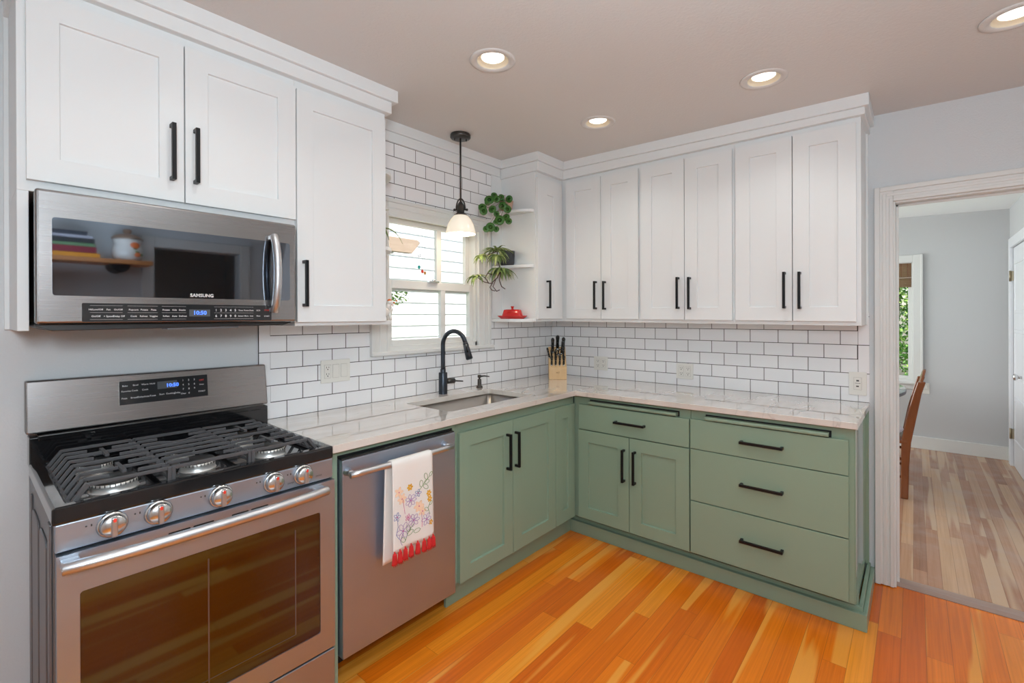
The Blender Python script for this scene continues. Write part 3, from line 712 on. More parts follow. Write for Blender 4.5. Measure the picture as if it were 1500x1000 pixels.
# grates
ZT = .948; ys = [-.135 - i * (.485 / 8) for i in range(9)]
def bar(b, p, w=.0036, h=.005):
    for (a, c) in zip(p, p[1:]):
        a = Vector(a); c = Vector(c); d = (c - a).normalized(); s_ = d.cross(Z)
        s_ = s_.normalized() if s_.length > .1 else Vector((0, 1, 0)); u = s_.cross(d)
        s_ *= w; u *= h; a = a - d * w * .4; c = c + d * w * .4
        b.hexa([a - s_ - u, a + s_ - u, a + s_ + u, a - s_ + u, c - s_ - u, c + s_ - u, c + s_ + u, c - s_ + u])
def grate(xo, xi, sgn):
    b = MB()
    out = xo + sgn * .034
    for i, y in enumerate(ys):
        fr = i in (0, 8); w = .0045 if fr else .0036
        bar(b, [(xo, y, .900), (out, y, ZT)], w if not i == 8 else .010)
        if i % 2 == 0:
            bar(b, [(out, y, ZT), (xi, y, ZT)], w)
        else:
            bar(b, [(out, y, ZT), (out + sgn * .055, y, ZT - .002)], w)
            bar(b, [(xi, y, ZT - .002), (xi - sgn * .06, y, ZT - .002)], w)
        bar(b, [(xi, y, ZT), (xi, y, .918)], .0045)
    bar(b, [(xo, ys[0], .902), (xo, ys[-1], .902)], .005); bar(b, [(xi, ys[0], .922), (xi, ys[-1], .922)], .004)
    bar(b, [(xi, ys[8], ZT), (xi, ys[8], .899)], .010)
    xm = (out + xi) / 2
    for yc in (ys[2], ys[6]): bar(b, [(xm, yc + .05, ZT), (xm, yc - .05, ZT)], .0055)
    return b.build('grate', M_IRON, rg, .0015)
grate(-3.012, -2.797, 1); grate(-2.345, -2.568, -1)
b = MB(); ga, gb = -2.787, -2.578
for i, y in enumerate(ys):
    if i in (1, 7):
        bar(b, [(ga, y, ZT), (ga + .055, y, ZT)]); bar(b, [(gb, y, ZT), (gb - .055, y, ZT)])
    elif i in (2, 6):
        q = .016 * (1 if i == 2 else -1)
        bar(b, [(ga, y, ZT), (ga + .05, y, ZT), (ga + .085, y - q, ZT - .004), (gb - .085, y - q, ZT - .004), (gb - .05, y, ZT), (gb, y, ZT)])
    else: bar(b, [(ga, y, ZT), (gb, y, ZT)], .006 if i in (0, 8) else .0045)
    for x in (ga, gb): bar(b, [(x, y, ZT), (x, y, .918)])
for x in (ga, gb):
    bar(b, [(x, ys[0], .922), (x, ys[-1], .922)], .004); bar(b, [(x, ys[8], ZT), (x, ys[8], .899)], .009); bar(b, [(x, ys[0], ZT), (x, ys[0], .899)], .006)
b.build('grate', M_IRON, rg, .0015)

# ------------------------------------------------------------------ over-the-range microwave
MY = -.402
mw = thing('microwave', 'stainless over-the-range microwave with dark glass door under the white cabinet', 'microwave', (-2.687, -.2, 1.37))
MB().box(-3.046, -2.326, -.365, -.002, 1.378, 1.758).build('body', M_CAP, mw, .003)
b = MB(); b.mbox(mA, -3.057, -2.3175, .366, -MY, 1.372, 1.7595); b.build('door', M_SS, mw, .008, 3)
b = MB(); b.box(-3.05, -2.325, -.37, -.02, 1.366, 1.3775); b.prism([(-3.055, 1.372), (-3.055, 1.366), (-3.02, 1.352), (-2.36, 1.358), (-2.32, 1.370)], mA, .02, .375); b.build('underside', M_CAP, mw, .002)
b = MB(); b.rrect(mA, -2.74, -2.52, 1.350, 1.357, .30, .372, .003); b.build('vent_lip', M_GRID, mw)
gl = MB().rrect(mA, -3.0225, -2.3435, 1.4555, 1.681, -MY - .001, -MY + .0015, .009).build('door_glass', M_MWGLASS, mw)
pn = MB().rrect(mA, -2.959, -2.4145, 1.3775, 1.4345, -MY - .001, -MY + .0012, .004).build('control_panel', M_PANEL, mw)
px = lambda u: -2.959 + u * .5445
pz = lambda v: 1.3775 + v * .057
yp = MY - .0016
MB().rrect(mA, px(.502), px(.617), pz(.28), pz(.70), -yp - .0003, -yp + .0003, .001).build('display_window', M_LCD, pn)
MB().text('10:50', (px(.56), yp - .0006, pz(.49)), (1, 0, 0), Z, .0185, bold=.0003).build('clock_digits', M_DIGIT, pn)
b = MB()
for u, v, s_ in ((.058, .66, 'Hi/Low/Off'), (.112, .66, 'Fan'), (.155, .66, 'On/Off'), (.058, .30, 'On/Off'), (.112, .30, '+ Speed'), (.158, .30, 'Delay Off'),
                 (.225, .66, 'Popcorn'), (.275, .66, 'Potato'), (.32, .66, 'Pizza'), (.225, .30, 'Cook'), (.272, .30, 'Reheat'), (.32, .30, 'Veggies'),
                 (.382, .66, 'Frozen'), (.425, .66, 'Kids'), (.465, .66, 'Snacks'), (.382, .30, 'Soften'), (.425, .30, 'Auto'), (.468, .30, 'Defrost')):
    b.text(s_, (px(u), yp, pz(v)), (1, 0, 0), Z, .0072, bold=.0001)
for i, s_ in enumerate('1234567890'): b.text(s_, (px(.652 + .0285 * (i % 5)), yp, pz(.66 - .36 * (i // 5))), (1, 0, 0), Z, .0115, bold=.0002)
for u, v, s_ in ((.80, .66, 'Timer'), (.835, .66, 'Power'), (.866, .66, 'Clock'), (.80, .30, 'Sensor'), (.835, .30, 'More'), (.868, .30, 'Less'), (.912, .66, 'ECO'), (.912, .3, 'Mute'), (.968, .28, 'START')):
    b.text(s_, (px(u), yp, pz(v)), (1, 0, 0), Z, .0066, bold=.0001)
for u0, u1 in ((.033, .175), (.197, .34), (.36, .485), (.64, .88)):
    for v in (.13, .50, .87): b.mbox(mA, px(u0), px(u1), -yp - .0003, -yp + .0001, pz(v) - .0002, pz(v) + .0002)
b.build('button_print', M_PRINT, pn)
MB().text('STOP', (px(.968), yp, pz(.68)), (1, 0, 0), Z, .0075).build('stop_print', M_REDMARK, pn)
MB().text('SAMSUNG', (-2.6475, MY - .0022, 1.4655), (1, 0, 0), Z, .0155, bold=.0006).build('logo', mat('logo_silver', (.75, .75, .75), .3, .3), mw)
b = MB(); hp = []
for i in range(13):
    q = i / 12; hp.append((-2.411, MY - .018 - .034 * math.sin(math.pi * q) ** .7, 1.411 + .292 * q))
b.tube(hp, [.0145] * 13, 14)
for zc in (1.418, 1.696): b.box(-2.421, -2.401, MY - .022, MY + .001, zc - .008, zc + .008)
b.build('handle', M_HANDLE, mw, .002)

# ------------------------------------------------------------------ dishwasher and towel
dw = thing('dishwasher', 'stainless steel dishwasher with bar handle left of the sink cabinet', 'dishwasher', (-1.97, -.33, FZ))
MB().box(-2.258, -1.666, -.60, -.03, .093, .8575).build('body', M_DARKGAP, dw)
MB().box(-2.259, -1.684, -.645, -.602, .092, .846).build('door', M_SSD, dw, .004, 3)
MB().box(-2.257, -1.686, -.640, -.6125, .8465, .8515).build('control_strip', M_CAP, dw, .001)
for i in range(10): MB().box(-2.06 + i * .018, -2.05 + i * .018, -.634, -.622, .8514, .8526).build('button', M_GRID, dw)
for i in range(6): MB().box(-1.86 + i * .014, -1.853 + i * .014, -.634, -.622, .8514, .8526).build('button', M_GRID, dw)
MB().box(-2.255, -1.668, -.47, -.45, FZ, .092).build('kick_plate', M_CAP, dw)
b = MB(); b.tube([(-2.252 + i * .051, -.690 - .006 * math.sin(math.pi * i / 10), .800) for i in range(11)], .0125, 16)
for x in (-2.240, -1.754): b.tube([(x, -.690, .800), (x, -.664, .801), (x, -.644, .802)], [.0115, .013, .018], 14)
b.build('handle', M_HANDLE, dw)

tw = thing('dish_towel', 'white embroidered dish towel with red tassels hanging on the dishwasher handle', 'towel', (-1.975, -.69, .44))
random.seed(11)
HR = .0155; NX, NS = 22, 44
front_l, back_l = .350, .400
def towel_pt(u, s, th=0.):
    """u across 0..1, s along: 0 = front hem, 1 = back hem"""
    arc = math.pi * HR; tot = front_l + arc + back_l; L = s * tot
    x = -2.082 + .205 * u; yc = -.694
    if L < front_l:
        z = .800 - (front_l - L); k = (front_l - L) / front_l
        y = yc - HR - .004 * k * math.sin(u * 9.4 + .6) - .006 * k; x += .010 * k * (u - .3) - .004 * math.sin(u * 7) * k
    elif L < front_l + arc:
        a = (L - front_l) / HR; y = yc - HR * math.cos(a); z = .800 + HR * math.sin(a)
    else:
        k = (L - front_l - arc) / back_l; z = .800 - (L - front_l - arc)
        y = min(yc + HR + .002 * math.sin(u * 8), -.650); x += -.012 - .012 * k
    return Vector((x, y - th, z))
b = MB()
vs = [towel_pt(i / NX, j / NS) for j in range(NS + 1) for i in range(NX + 1)]
b.add(vs, [(j * (NX + 1) + i, j * (NX + 1) + i + 1, (j + 1) * (NX + 1) + i + 1, (j + 1) * (NX + 1) + i) for j in range(NS) for i in range(NX)], True)
cl = b.build('cloth', M_CLOTH, tw, normals=False)
sd = cl.modifiers.new('s', 'SOLIDIFY'); sd.thickness = .0022; sd.offset = 0
FT = front_l / (front_l + math.pi * HR + back_l)
def emb(cu, cv, pts, r=.0011, closed=False):
    """thread line on the front of the towel: cu, cv in metres from the lower left corner"""
    out = []
    for (dx, dz) in pts: out.append(towel_pt((cu + dx) / .205, (cv + dz) / front_l * FT, .0022))
    return out
def flower(k, cu, cv, r, n, filled=False):
    fb = MB()
    for i in range(n):
        a = 2 * math.pi * i / n
        pet = []
        for j in range(9):
            t_ = 2 * math.pi * j / 8
            rr2 = r * (.55 + .45 * math.cos(t_)); ww = r * .26 * math.sin(t_)
            pet.append((math.cos(a) * rr2 - math.sin(a) * ww, math.sin(a) * rr2 + math.cos(a) * ww))
        P = emb(cu, cv, pet)
        if filled: fb.add(P[:8], [tuple(range(8))])
        fb.tube(P, .0009, 5)
    fb.cur = 1; fb.ball(emb(cu, cv, [(0, 0)])[0], .003, n=8, m=5)
    fb.build('embroidered_flower', [EMB[k], EMB['pink' if k != 'gold' else 'peach']], cl, normals=False)
def stem(k, pts, leaves=()):
    fb = MB(); fb.tube(emb(0, 0, pts), .0009, 5)
    for (x, z, a, l) in leaves:
        lf = []
        for j in range(9):
            t_ = 2 * math.pi * j / 8; q0 = l * (.5 + .5 * math.cos(t_)); q1 = l * .3 * math.sin(t_)
            lf.append((math.cos(a) * q0 - math.sin(a) * q1, math.sin(a) * q0 + math.cos(a) * q1))
        fb.tube(emb(x, z, lf), .0009, 5)
    fb.build('embroidered_stem', EMB[k], cl, normals=False)
for f_ in (('peach', .03, .235, .022, 5, True), ('peach', .045, .205, .022, 6, True), ('gold', .085, .240, .014, 6, True), ('lilac', .088, .185, .026, 7), ('blue', .122, .205, .016, 5), ('peach', .125, .150, .024, 6, True), ('peach', .140, .125, .02, 5, True),
           ('gold', .178, .190, .014, 6, True), ('gold', .182, .165, .014, 6, True), ('lilac', .100, .100, .026, 7), ('lilac', .050, .075, .034, 6), ('lilac', .160, .085, .026, 6), ('blue', .020, .140, .018, 5), ('gold', .185, .065, .012, 5, True), ('pink', .075, .120, .014, 5)): flower(*f_)
stem('green', [(.12, .205), (.15, .235), (.185, .26)], ((.14, .225, 1.6, .03), (.155, .24, .1, .028), (.17, .25, 1.9, .03), (.185, .26, .8, .022), (.15, .23, -.6, .03)))
stem('green', [(.06, .03), (.075, .06), (.1, .085)], ((.07, .05, .4, .03), (.08, .06, 1.8, .03), (.1, .05, .2, .028), (.06, .03, 2.4, .028)))
stem('green', [(.18, .10), (.17, .13), (.185, .15)], ((.172, .12, 2.6, .024), (.18, .14, .6, .02)))
stem('pink', [(.05, .2), (.055, .17), (.06, .14)]); stem('pink', [(.135, .12), (.137, .09), (.135, .06)])
stem('blue', [(.02, .135), (.025, .10), (.015, .07), (.03, .05)]); stem('lilac', [(.05, .07), (.035, .04), (.045, .02)])
for i in range(8):
    u = .03 + i * .133
    p = towel_pt(min(u, 1), .004); b = MB()
    b.tube([p + Vector((0, -.001, .006)), p + Vector((0, -.002, -.003))], [.003, .003], 8)
    b.lathe([(.0, .001), (.005, .0), (.0075, -.008), (.008, -.02), (.0095, -.036), (.0105, -.044), (.0, -.043)], p + Vector((0, -.002, -.002)), 10, sx=1.3, sy=.7)
    for j in range(5): b.tube([p + Vector((-.006 + .003 * j, -.007, -.006)), p + Vector((-.009 + .0045 * j, -.008, -.05 - .003 * random.random()))], [.0013, .0011], 5)
    b.build('tassel', M_TASSEL, tw)

# ------------------------------------------------------------------ outlets and switches
def outlet(m, a0, a1, z0, z1, gangs, label, T_=.006):
    r = thing('wall_outlet' if 'switch' not in gangs[0] else 'wall_switch', label, 'outlet', m((a0 + a1) / 2, T_, (z0 + z1) / 2), 'electrical plates on the tiles')
    MB().rrect(m, min(a0, a1), max(a0, a1), z0, z1, T_ + .0003, T_ + .0065, .004).build('cover_plate', M_PLASTIC, r, .0015)
    n = len(gangs); w = (a1 - a0) / n; zc = (z0 + z1) / 2
    gi = .92 * w if n > 1 else w
    for i, g_ in enumerate(gangs):
        ac = (a0 + a1) / 2 + (i - (n - 1) / 2) * .0455 * (1 if a1 > a0 else -1)
        p = MB().rrect(m, ac - .0165, ac + .0165, zc - .033, zc + .033, T_ + .006, T_ + .0085, .002)
        pp = p.build('receptacle' if g_ == 'socket' else 'rocker', M_PLASTIC, r, .0008)
        fr = MB()
        for q in ((ac - .0178, ac - .0168, zc - .034, zc + .034), (ac + .0168, ac + .0178, zc - .034, zc + .034), (ac - .0178, ac + .0178, zc + .0335, zc + .0345), (ac - .0178, ac + .0178, zc - .0345, zc - .0335)): fr.mbox(m, q[0], q[1], T_ + .006, T_ + .0067, q[2], q[3])
        fr.build('seam', mat('plate_seam', (.45, .43, .4), .6) if 'plate_seam' not in bpy.data.materials else bpy.data.materials['plate_seam'], r)
        if g_ == 'socket':
            s_ = MB()
            for dz in (.017, -.017):
                s_.mbox(m, ac - .0075, ac - .005, T_ + .008, T_ + .0088, zc + dz + .000, zc + dz + .009); s_.mbox(m, ac + .005, ac + .0075, T_ + .008, T_ + .0088, zc + dz + .001, zc + dz + .008)
                s_.cyl(m(ac, T_ + .008, zc + dz - .006), m(ac, T_ + .0088, zc + dz - .006), .003, n=12)
            s_.build('slot', M_SLOT, pp)
        if g_ == 'usb':
            s_ = MB()
            s_.mbox(m, ac - .006, ac + .006, T_ + .0080, T_ + .0087, zc + .012, zc + .020); s_.mbox(m, ac - .012, ac + .012, T_ + .008, T_ + .0087, zc + .001, zc + .003); s_.mbox(m, ac - .005, ac + .007, T_ + .0080, T_ + .0087, zc - .018, zc - .011)
            s_.build('slot', M_SLOT, pp)
    return r
outlet(mA, -2.013, -1.852, 1.053, 1.169, ['socket', 'rocker', 'rocker'], 'white three-gang plate with one socket and two rocker switches')
outlet(mB, -.520, -.403, .975, 1.079, ['socket', 'socket'], 'white double socket plate nearest the knife block')
outlet(mB, -1.162, -1.048, .961, 1.066, ['socket', 'socket'], 'white double socket plate in the middle of the right tiles')
outlet(mB, -2.092, -2.012, .952, 1.078, ['usb'], 'white single control plate at the doorway end of the tiles', .006)

# ------------------------------------------------------------------ knife block
kr = thing('knife_block', 'light wooden knife block in the worktop corner', 'knife block', (-.235, -.215, .9155))
KX = Vector((0.62, -.785, 0)).normalized()          # width axis (left to right as seen)
KD = Vector((-.785, -.62, 0)).normalized()          # toward the room
def kp(a, d, z): return Vector((-.235, -.215, .9155)) + KX * a + KD * d + Z * z
b = MB(); hw = .066
prof = [(.075, 0), (.075, .088), (-.075, .235), (-.105, .215), (-.055, 0)]
b.add([kp(-hw, d, z) for d, z in prof] + [kp(hw, d, z) for d, z in prof], [(0, 1, 2, 3, 4), (9, 8, 7, 6, 5)] + [(i, (i + 1) % 5, 5 + (i + 1) % 5, 5 + i) for i in range(5)])
b.build('block', M_BLOCK, kr, .002)
b = MB()
for q in (-1, 1):
    b.tube([kp(q * .004, .0765, .044), kp(q * .009, .0765, .052), kp(q * .006, .0765, .056)], .0009, 6)
b.tube([kp(-.012, .0765, .050), kp(.012, .0765, .058)], .0009, 6);
b.build('burned_emblem', mat('burned_mark', (.35, .16, .06), .7), kr)
slope = (Vector((0, 0, 0)) + KD * -.150 + Z * .147).normalized()
nrm = (KD * .147 + Z * .150).normalized()
def knife(a, t_, L, r, label, tilt=0.):
    o = kp(a, .075 - .150 * t_, .088 + .147 * t_); r *= 1.1
    ax = (nrm * .62 + Z * .55 + KX * tilt).normalized()
    k_ = thing('knife', label, 'knife', o, 'knives in the block')
    side_ = KX; hb = MB()
    pts_ = [o + ax * (L * q) for q in (.1, .2, .45, .75, .9, 1)]
    hb.tube(pts_, [r * .8, r, r * .85, r, r * 1.15, r * .7], 10); hb.build('handle', M_KNIFE, k_)
    hb = MB(); hb.tube([o - ax * .004, o + ax * (L * .1)], [r * .82, r * .9], 10)
    fr_ = ax.cross(KX).normalized(); fr_ = fr_ if fr_.dot(KD) > 0 else -fr_
    for q in (.3, .55, .8): hb.cyl(o + ax * (L * q) + fr_ * r * .7, o + ax * (L * q) + fr_ * r * 1.08, .0016, n=8)
    hb.build('rivets', M_STEELB, k_)
for i, a in enumerate((-.046, -.016, .014, .044)): knife(a, .10, .085, .0075, 'black handled steak knife in the front row, %s' % ('leftmost', 'second from left', 'third from left', 'rightmost')[i])
for i, a in enumerate((-.046, -.016, .044)): knife(a, .36, .085, .0075, 'black handled steak knife in the second row, %s' % ('leftmost', 'second from left', 'rightmost')[i])
knife(-.058, .45, .09, .0065, 'small black paring knife sticking out at the far left', -.25)
knife(-.035, .70, .125, .011, 'large black handled knife at the upper left of the block')
knife(.004, .86, .12, .012, 'large black handled knife at the top middle, tallest in the block')
knife(.048, .76, .120, .011, 'large black handled knife at the upper right of the block')
knife(.030, .64, .115, .0085, 'black handled sharpening steel leaning right of centre', .12)
sc = thing('kitchen_scissors', 'black looped kitchen scissors in the middle of the knife block', 'scissors', kp(.008, .0, .16))
b = MB(); o_ = kp(.008, -.005, .170)
for q in (-1, 1): b.tube([o_ + KX * (.015 * q + .014 * math.cos(R(30 * i))) + Z * (.03 + .020 * math.sin(R(30 * i))) + KD * .012 for i in range(13)], .0042, 8)
b.build('handle', M_KNIFE, sc)
b = MB(); b.tube([o_ + Z * .014 + KD * .012, o_ - Z * .006 + KD * .0], [.007, .006], 8); b.build('blade', M_STEELB, sc)

# ------------------------------------------------------------------ things on the corner shelves
bd = thing('butter_dish', 'red lidded butter dish on the lowest corner shelf', 'butter dish', (-.70, -.165, 1.3715))
BX = Vector((.30, -.954, 0)).normalized(); BY = Vector((.954, .30, 0)).normalized()
def stad(b, L, Wd, levels, c):
    n = 28; vs = []
    for (k, z) in levels:
        for i in range(n):
            a = 2 * math.pi * i / n; cx, cy = math.cos(a), math.sin(a)
            f = lambda q: math.copysign(abs(q) ** .55, q)
            vs.append(Vector(c) + BX * (f(cx) * (L + k)) + BY * (f(cy) * (Wd + k)) + Z * z)
    b.add(vs, [(i * n + j, i * n + (j + 1) % n, (i + 1) * n + (j + 1) % n, (i + 1) * n + j) for i in range(len(levels) - 1) for j in range(n)], True)
    b.add(vs[-n:], [tuple(range(n))]); b.add(vs[:n], [tuple(range(n))])
b = MB(); stad(b, .085, .034, [(-.002, 0), (0, .003), (.018, .018), (.018, .022), (0, .019)], (-.70, -.163, 1.3715)); b.build('plate', M_RED, bd)
b = MB(); stad(b, .075, .028, [(0, .019), (-.002, .03), (-.010, .058), (-.014, .063), (-.03, .065)], (-.70, -.163, 1.3715))
ld = b.build('lid', M_RED, bd)
MB().lathe([(.009, .064), (.0075, .075), (.013, .084), (.012, .087), (0, .0875)], (-.70, -.163, 1.3715), 18).build('knob', M_RED, ld)

p1 = thing('potted_plant', 'green plant with round coin leaves trailing from the top corner shelf', 'plant', (-.690, -.105, 2.1225))
MB().lathe([(0, .0), (.035, 0), (.046, .062), (.048, .075), (.043, .075), (.041, .065), (0, .064)], (-.690, -.105, 2.1225), 26).build('pot', M_POT, p1)
LV = [(-.896, -.13, 2.167, .0306), (-.836, -.12, 2.212, .0205), (-.788, -.14, 2.203, .0206), (-.844, -.15, 2.178, .0225), (-.983, -.15, 2.098, .0246), (-.993, -.17, 2.070, .0245), (-.931, -.19, 2.090, .0248), (-.808, -.17, 2.136, .0259), (-.780, -.19, 2.115, .0250), (-.890, -.19, 2.065, .0185), (-.881, -.21, 2.023, .0302), (-.909, -.20, 2.007, .0160), (-.806, -.20, 2.055, .0235), (-.802, -.22, 2.027, .0205), (-.960, -.20, 1.967, .0285), (-.977, -.18, 1.955, .0210), (-.904, -.20, 1.961, .0180), (-.774, -.10, 2.203, .0180), (-.901, -.12, 2.149, .0190), (-.739, -.17, 2.195, .0235), (-.752, -.12, 2.180, .0205), (-.756, -.15, 2.145, .0205)]
random.seed(5)
for i, (x, y, z, r_) in enumerate(LV):
    r_ *= 1.08
    nd = ((CAM - Vector((x, y, z))).normalized() + Vector((random.uniform(-.3, .3), random.uniform(-.3, .3), random.uniform(.1, .6)))).normalized()
    q = nd.orthogonal().normalized(); w = nd.cross(q); n = 20; c_ = Vector((x, y, z)); b = MB()
    vs = [c_ - nd * r_ * .04]
    for rr2, dd in ((.35, -.03), (.7, -.04), (1., -.09)): vs += [c_ + (q * math.cos(2 * math.pi * k / n) + w * math.sin(2 * math.pi * k / n)) * r_ * rr2 + nd * r_ * dd for k in range(n)]
    fs = [(0, 1 + k, 1 + (k + 1) % n) for k in range(n)] + [(1 + j * n + k, 1 + j * n + (k + 1) % n, 1 + (j + 1) * n + (k + 1) % n, 1 + (j + 1) * n + k) for j in range(2) for k in range(n)]
    b.add(vs, fs, True); lf = b.build('leaf', M_LEAF, p1, normals=False)
    sd = lf.modifiers.new('s', 'SOLIDIFY'); sd.thickness = .0016
    b = MB(); s0 = Vector((-.690, -.105, 2.19)); md = (s0 + c_) / 2 + Vector((0, -.01, .03)); 
    b.tube([s0, md, c_ - nd * .002], [.0018, .0016, .0012], 6); b.build('stem', M_STEM, p1)

p2 = thing('potted_plant', 'trailing strap-leaf plant in a charcoal pot on the middle corner shelf', 'plant', (-.680, -.10, 1.7425))
MB().lathe([(0, 0), (.042, 0), (.050, .02), (.052, .095), (.054, .105), (.048, .105), (.046, .095), (0, .09)], (-.680, -.10, 1.7425), 26).build('pot', M_DPOT, p2)
def strap(b, o, d, L, w, droop, n=8, roll=0.):
    o = Vector(o); d = Vector(d).normalized(); pts = [o]; cur = d.copy(); q0 = o.copy()
    for i in range(n): cur = (cur + Vector((0, 0, -droop / n))).normalized(); q0 = q0 + cur * (L / n); pts.append(q0.copy())
    vs = []
    for i, p in enumerate(pts):
        t_ = (pts[min(i + 1, n)] - pts[max(i - 1, 0)]).normalized(); s_ = t_.cross(Z)
        s_ = s_.normalized() if s_.length > .05 else Vector((1, 0, 0))
        u_ = s_.cross(t_); k = i / n; ww = w * (math.sin(math.pi * min(1, .12 + k * .88)) ** .6) * (1 - k ** 3) + .0004
        vs += [p - s_ * ww + u_ * ww * .35, p, p + s_ * ww + u_ * ww * .35]
    b.add(vs, [(i * 3 + j, i * 3 + j + 1, (i + 1) * 3 + j + 1, (i + 1) * 3 + j) for i in range(n) for j in range(2)], True)
random.seed(21)
def rosette(name, c, nl, L, w, droop, bias=(0, 0, 0), parent=p2):
    b = MB()
    for i in range(nl):
        a = 2 * math.pi * (i + random.random() * .5) / nl
        d = Vector((math.cos(a), math.sin(a), random.uniform(.1, 1.1))) + Vector(bias)
        strap(b, c, d, L * random.uniform(.75, 1.15), w * random.uniform(.8, 1.15), droop * random.uniform(.8, 1.3))
    o = b.build(name, M_STRAP, parent, normals=False)
    sd = o.modifiers.new('s', 'SOLIDIFY'); sd.thickness = .0012; return o
rosette('foliage', (-.840, -.145, 1.822), 40, .115, .008, 1.5, (-.1, -.2, .35))
rosette('foliage', (-.870, -.17, 1.790), 24, .10, .009, 2.6, (-.2, -.3, 0))
rosette('foliage', (-.830, -.17, 1.700), 26, .125, .0135, 2.0, (0, -.1, -.1))
rosette('foliage', (-.990, -.15, 1.778), 12, .085, .009, 2.6, (-.5, 0, .2))
rosette('foliage', (-1.045, -.16, 1.640), 14, .095, .010, 2.0, (-.4, 0, .3))
b = MB()
for pts_ in ([(-.70, -.11, 1.83), (-.78, -.13, 1.845), (-.86, -.15, 1.82), (-.93, -.15, 1.795), (-.99, -.15, 1.775)], [(-.84, -.15, 1.82), (-.87, -.18, 1.77), (-.83, -.17, 1.70)],
             [(-.83, -.17, 1.69), (-.865, -.17, 1.645), (-.92, -.165, 1.605), (-.975, -.16, 1.612), (-1.02, -.16, 1.630), (-1.045, -.16, 1.640)],
             [(-.83, -.17, 1.69), (-.842, -.17, 1.63), (-.82, -.17, 1.59), (-.785, -.17, 1.575)], [(-.905, -.165, 1.61), (-.93, -.165, 1.58), (-.912, -.165, 1.562), (-.88, -.165, 1.558)],
             [(-.94, -.165, 1.605), (-.972, -.16, 1.645), (-.945, -.16, 1.672), (-.905, -.16, 1.665)], [(-.875, -.17, 1.64), (-.905, -.17, 1.585), (-.87, -.17, 1.556), (-.84, -.17, 1.566)]):
    b.tube(pts_, .0034, 6)
b.build('runner', M_DSTEM, p2)

p3 = thing('potted_plant', 'plant on the shelf beside the tall cabinet, one drooping leaf showing at the window', 'plant', (-1.79, -.11, 1.7405))
MB().lathe([(0, 0), (.035, 0), (.043, .08), (.040, .08), (0, .07)], (-1.79, -.11, 1.7405), 22).build('pot', M_POT, p3)
b = MB()
for L, d, dr in ((.215, (.50, -.30, 1.2), 3.0), (.22, (-.05, -.8, 1.2), 2.6), (.2, (.1, .3, 1.4), 2.4), (.2, (.05, -.3, 1.5), 2.2)): strap(b, (-1.79, -.12, 1.81), d, L, .013, dr, 12)
o = b.build('leaf', M_STRAP, p3, normals=False); o.modifiers.new('s', 'SOLIDIFY').thickness = .0014

fg = thing('figurine', 'small white animal figurine with an orange cap on the left window shelf', 'figurine', (-1.725, -.14, 1.3705))
b = MB(); fxx, fyy = -1.725, -.14
b.ball((fxx, fyy, 1.415), .032, .022, .026); b.tube([(fxx + .012, fyy, 1.425), (fxx + .024, fyy, 1.448), (fxx + .03, fyy, 1.462)], [.017, .013, .013], 10); b.ball((fxx + .034, fyy - .004, 1.466), .017, .013, .014)
for dx, dy in ((.022, -.012), (.022, .012), (-.02, -.012), (-.02, .012)): b.tube([(fxx + dx, fyy + dy, 1.41), (fxx + dx * 1.3, fyy + dy, 1.39), (fxx + dx * 1.5, fyy + dy, 1.3705)], [.009, .0065, .006], 8)
b.build('body', M_GLAZEW, fg)
MB().ball((fxx + .031, fyy - .002, 1.477), .012, .011, .008).build('cap', M_ORANGE, fg)
MB().ball((fxx + .044, fyy - .011, 1.462), .0035).build('eye', M_KNIFE, fg)

# ------------------------------------------------------------------ lamps
lx, ly = -1.207, -.183; lz = Cz(lx, ly)
pl = thing('pendant_lamp', 'pendant lamp with opal bell shade hanging over the sink', 'pendant lamp', (lx, ly, lz))
b = MB(); b.lathe([(0, 0), (.058, 0), (.062, -.006), (.062, -.022), (.058, -.026), (0, -.027)], (lx, ly, lz), 32)
for q in (-1, 1): b.cyl((lx + q * .030, ly - q * .02, lz - .027), (lx + q * .030, ly - q * .02, lz - .040), .0035, n=8)
b.build('canopy', M_BRONZE, pl)
MB().cyl((lx, ly, lz - .025), (lx, ly, 2.088), .0055, n=14).build('rod', M_BRONZE, pl)
b = MB(); KV = R0
b.tube([Vector((lx, ly, 2.045)) + KV * (.027 * math.cos(R(a))) * (1) + Z * (.062 * math.sin(R(a)) if a <= 180 else 0) for a in range(0, 181, 15)], .0045, 8)
b.lathe([(.006, .09), (.012, .082), (.012, .078), (.006, .074)], (lx, ly, 2.0), 14)
for q in (-1, 1): 
    c_ = Vector((lx, ly, 2.040)); b.cyl(c_ + KV * q * .022, c_ + KV * q * .036, .005, n=10); b.ball(c_ + KV * q * .038, .008, n=10, m=6)
b.build('yoke', M_BRONZE, pl)
MB().lathe([(0, .082), (.010, .08), (.018, .070), (.022, .058), (.022, .020), (.030, .010), (.040, .004), (.040, -.004), (.0, -.004)], (lx, ly, 2.004), 24).build('socket', M_BRONZE, pl)
b = MB(); pr = [(.034, .0), (.044, -.008), (.062, -.030), (.076, -.058), (.084, -.088), (.088, -.108), (.088, -.114)]
b.lathe(pr, (lx, ly, 2.005), 36)
shd = b.build('lamp_shade', M_OPAL, pl, normals=False); sd = shd.modifiers.new('s', 'SOLIDIFY'); sd.thickness = .003
MB().ball((lx, ly, 1.935), .028, .028, .034).build('bulb', mat('frosted_bulb', (1, 1, 1), .5, emit=(1, .9, .72), es=6), pl)
light('pendant_bulb', 'POINT', (lx, ly, 1.875), None, 2.5, (1, .82, .6), .03)

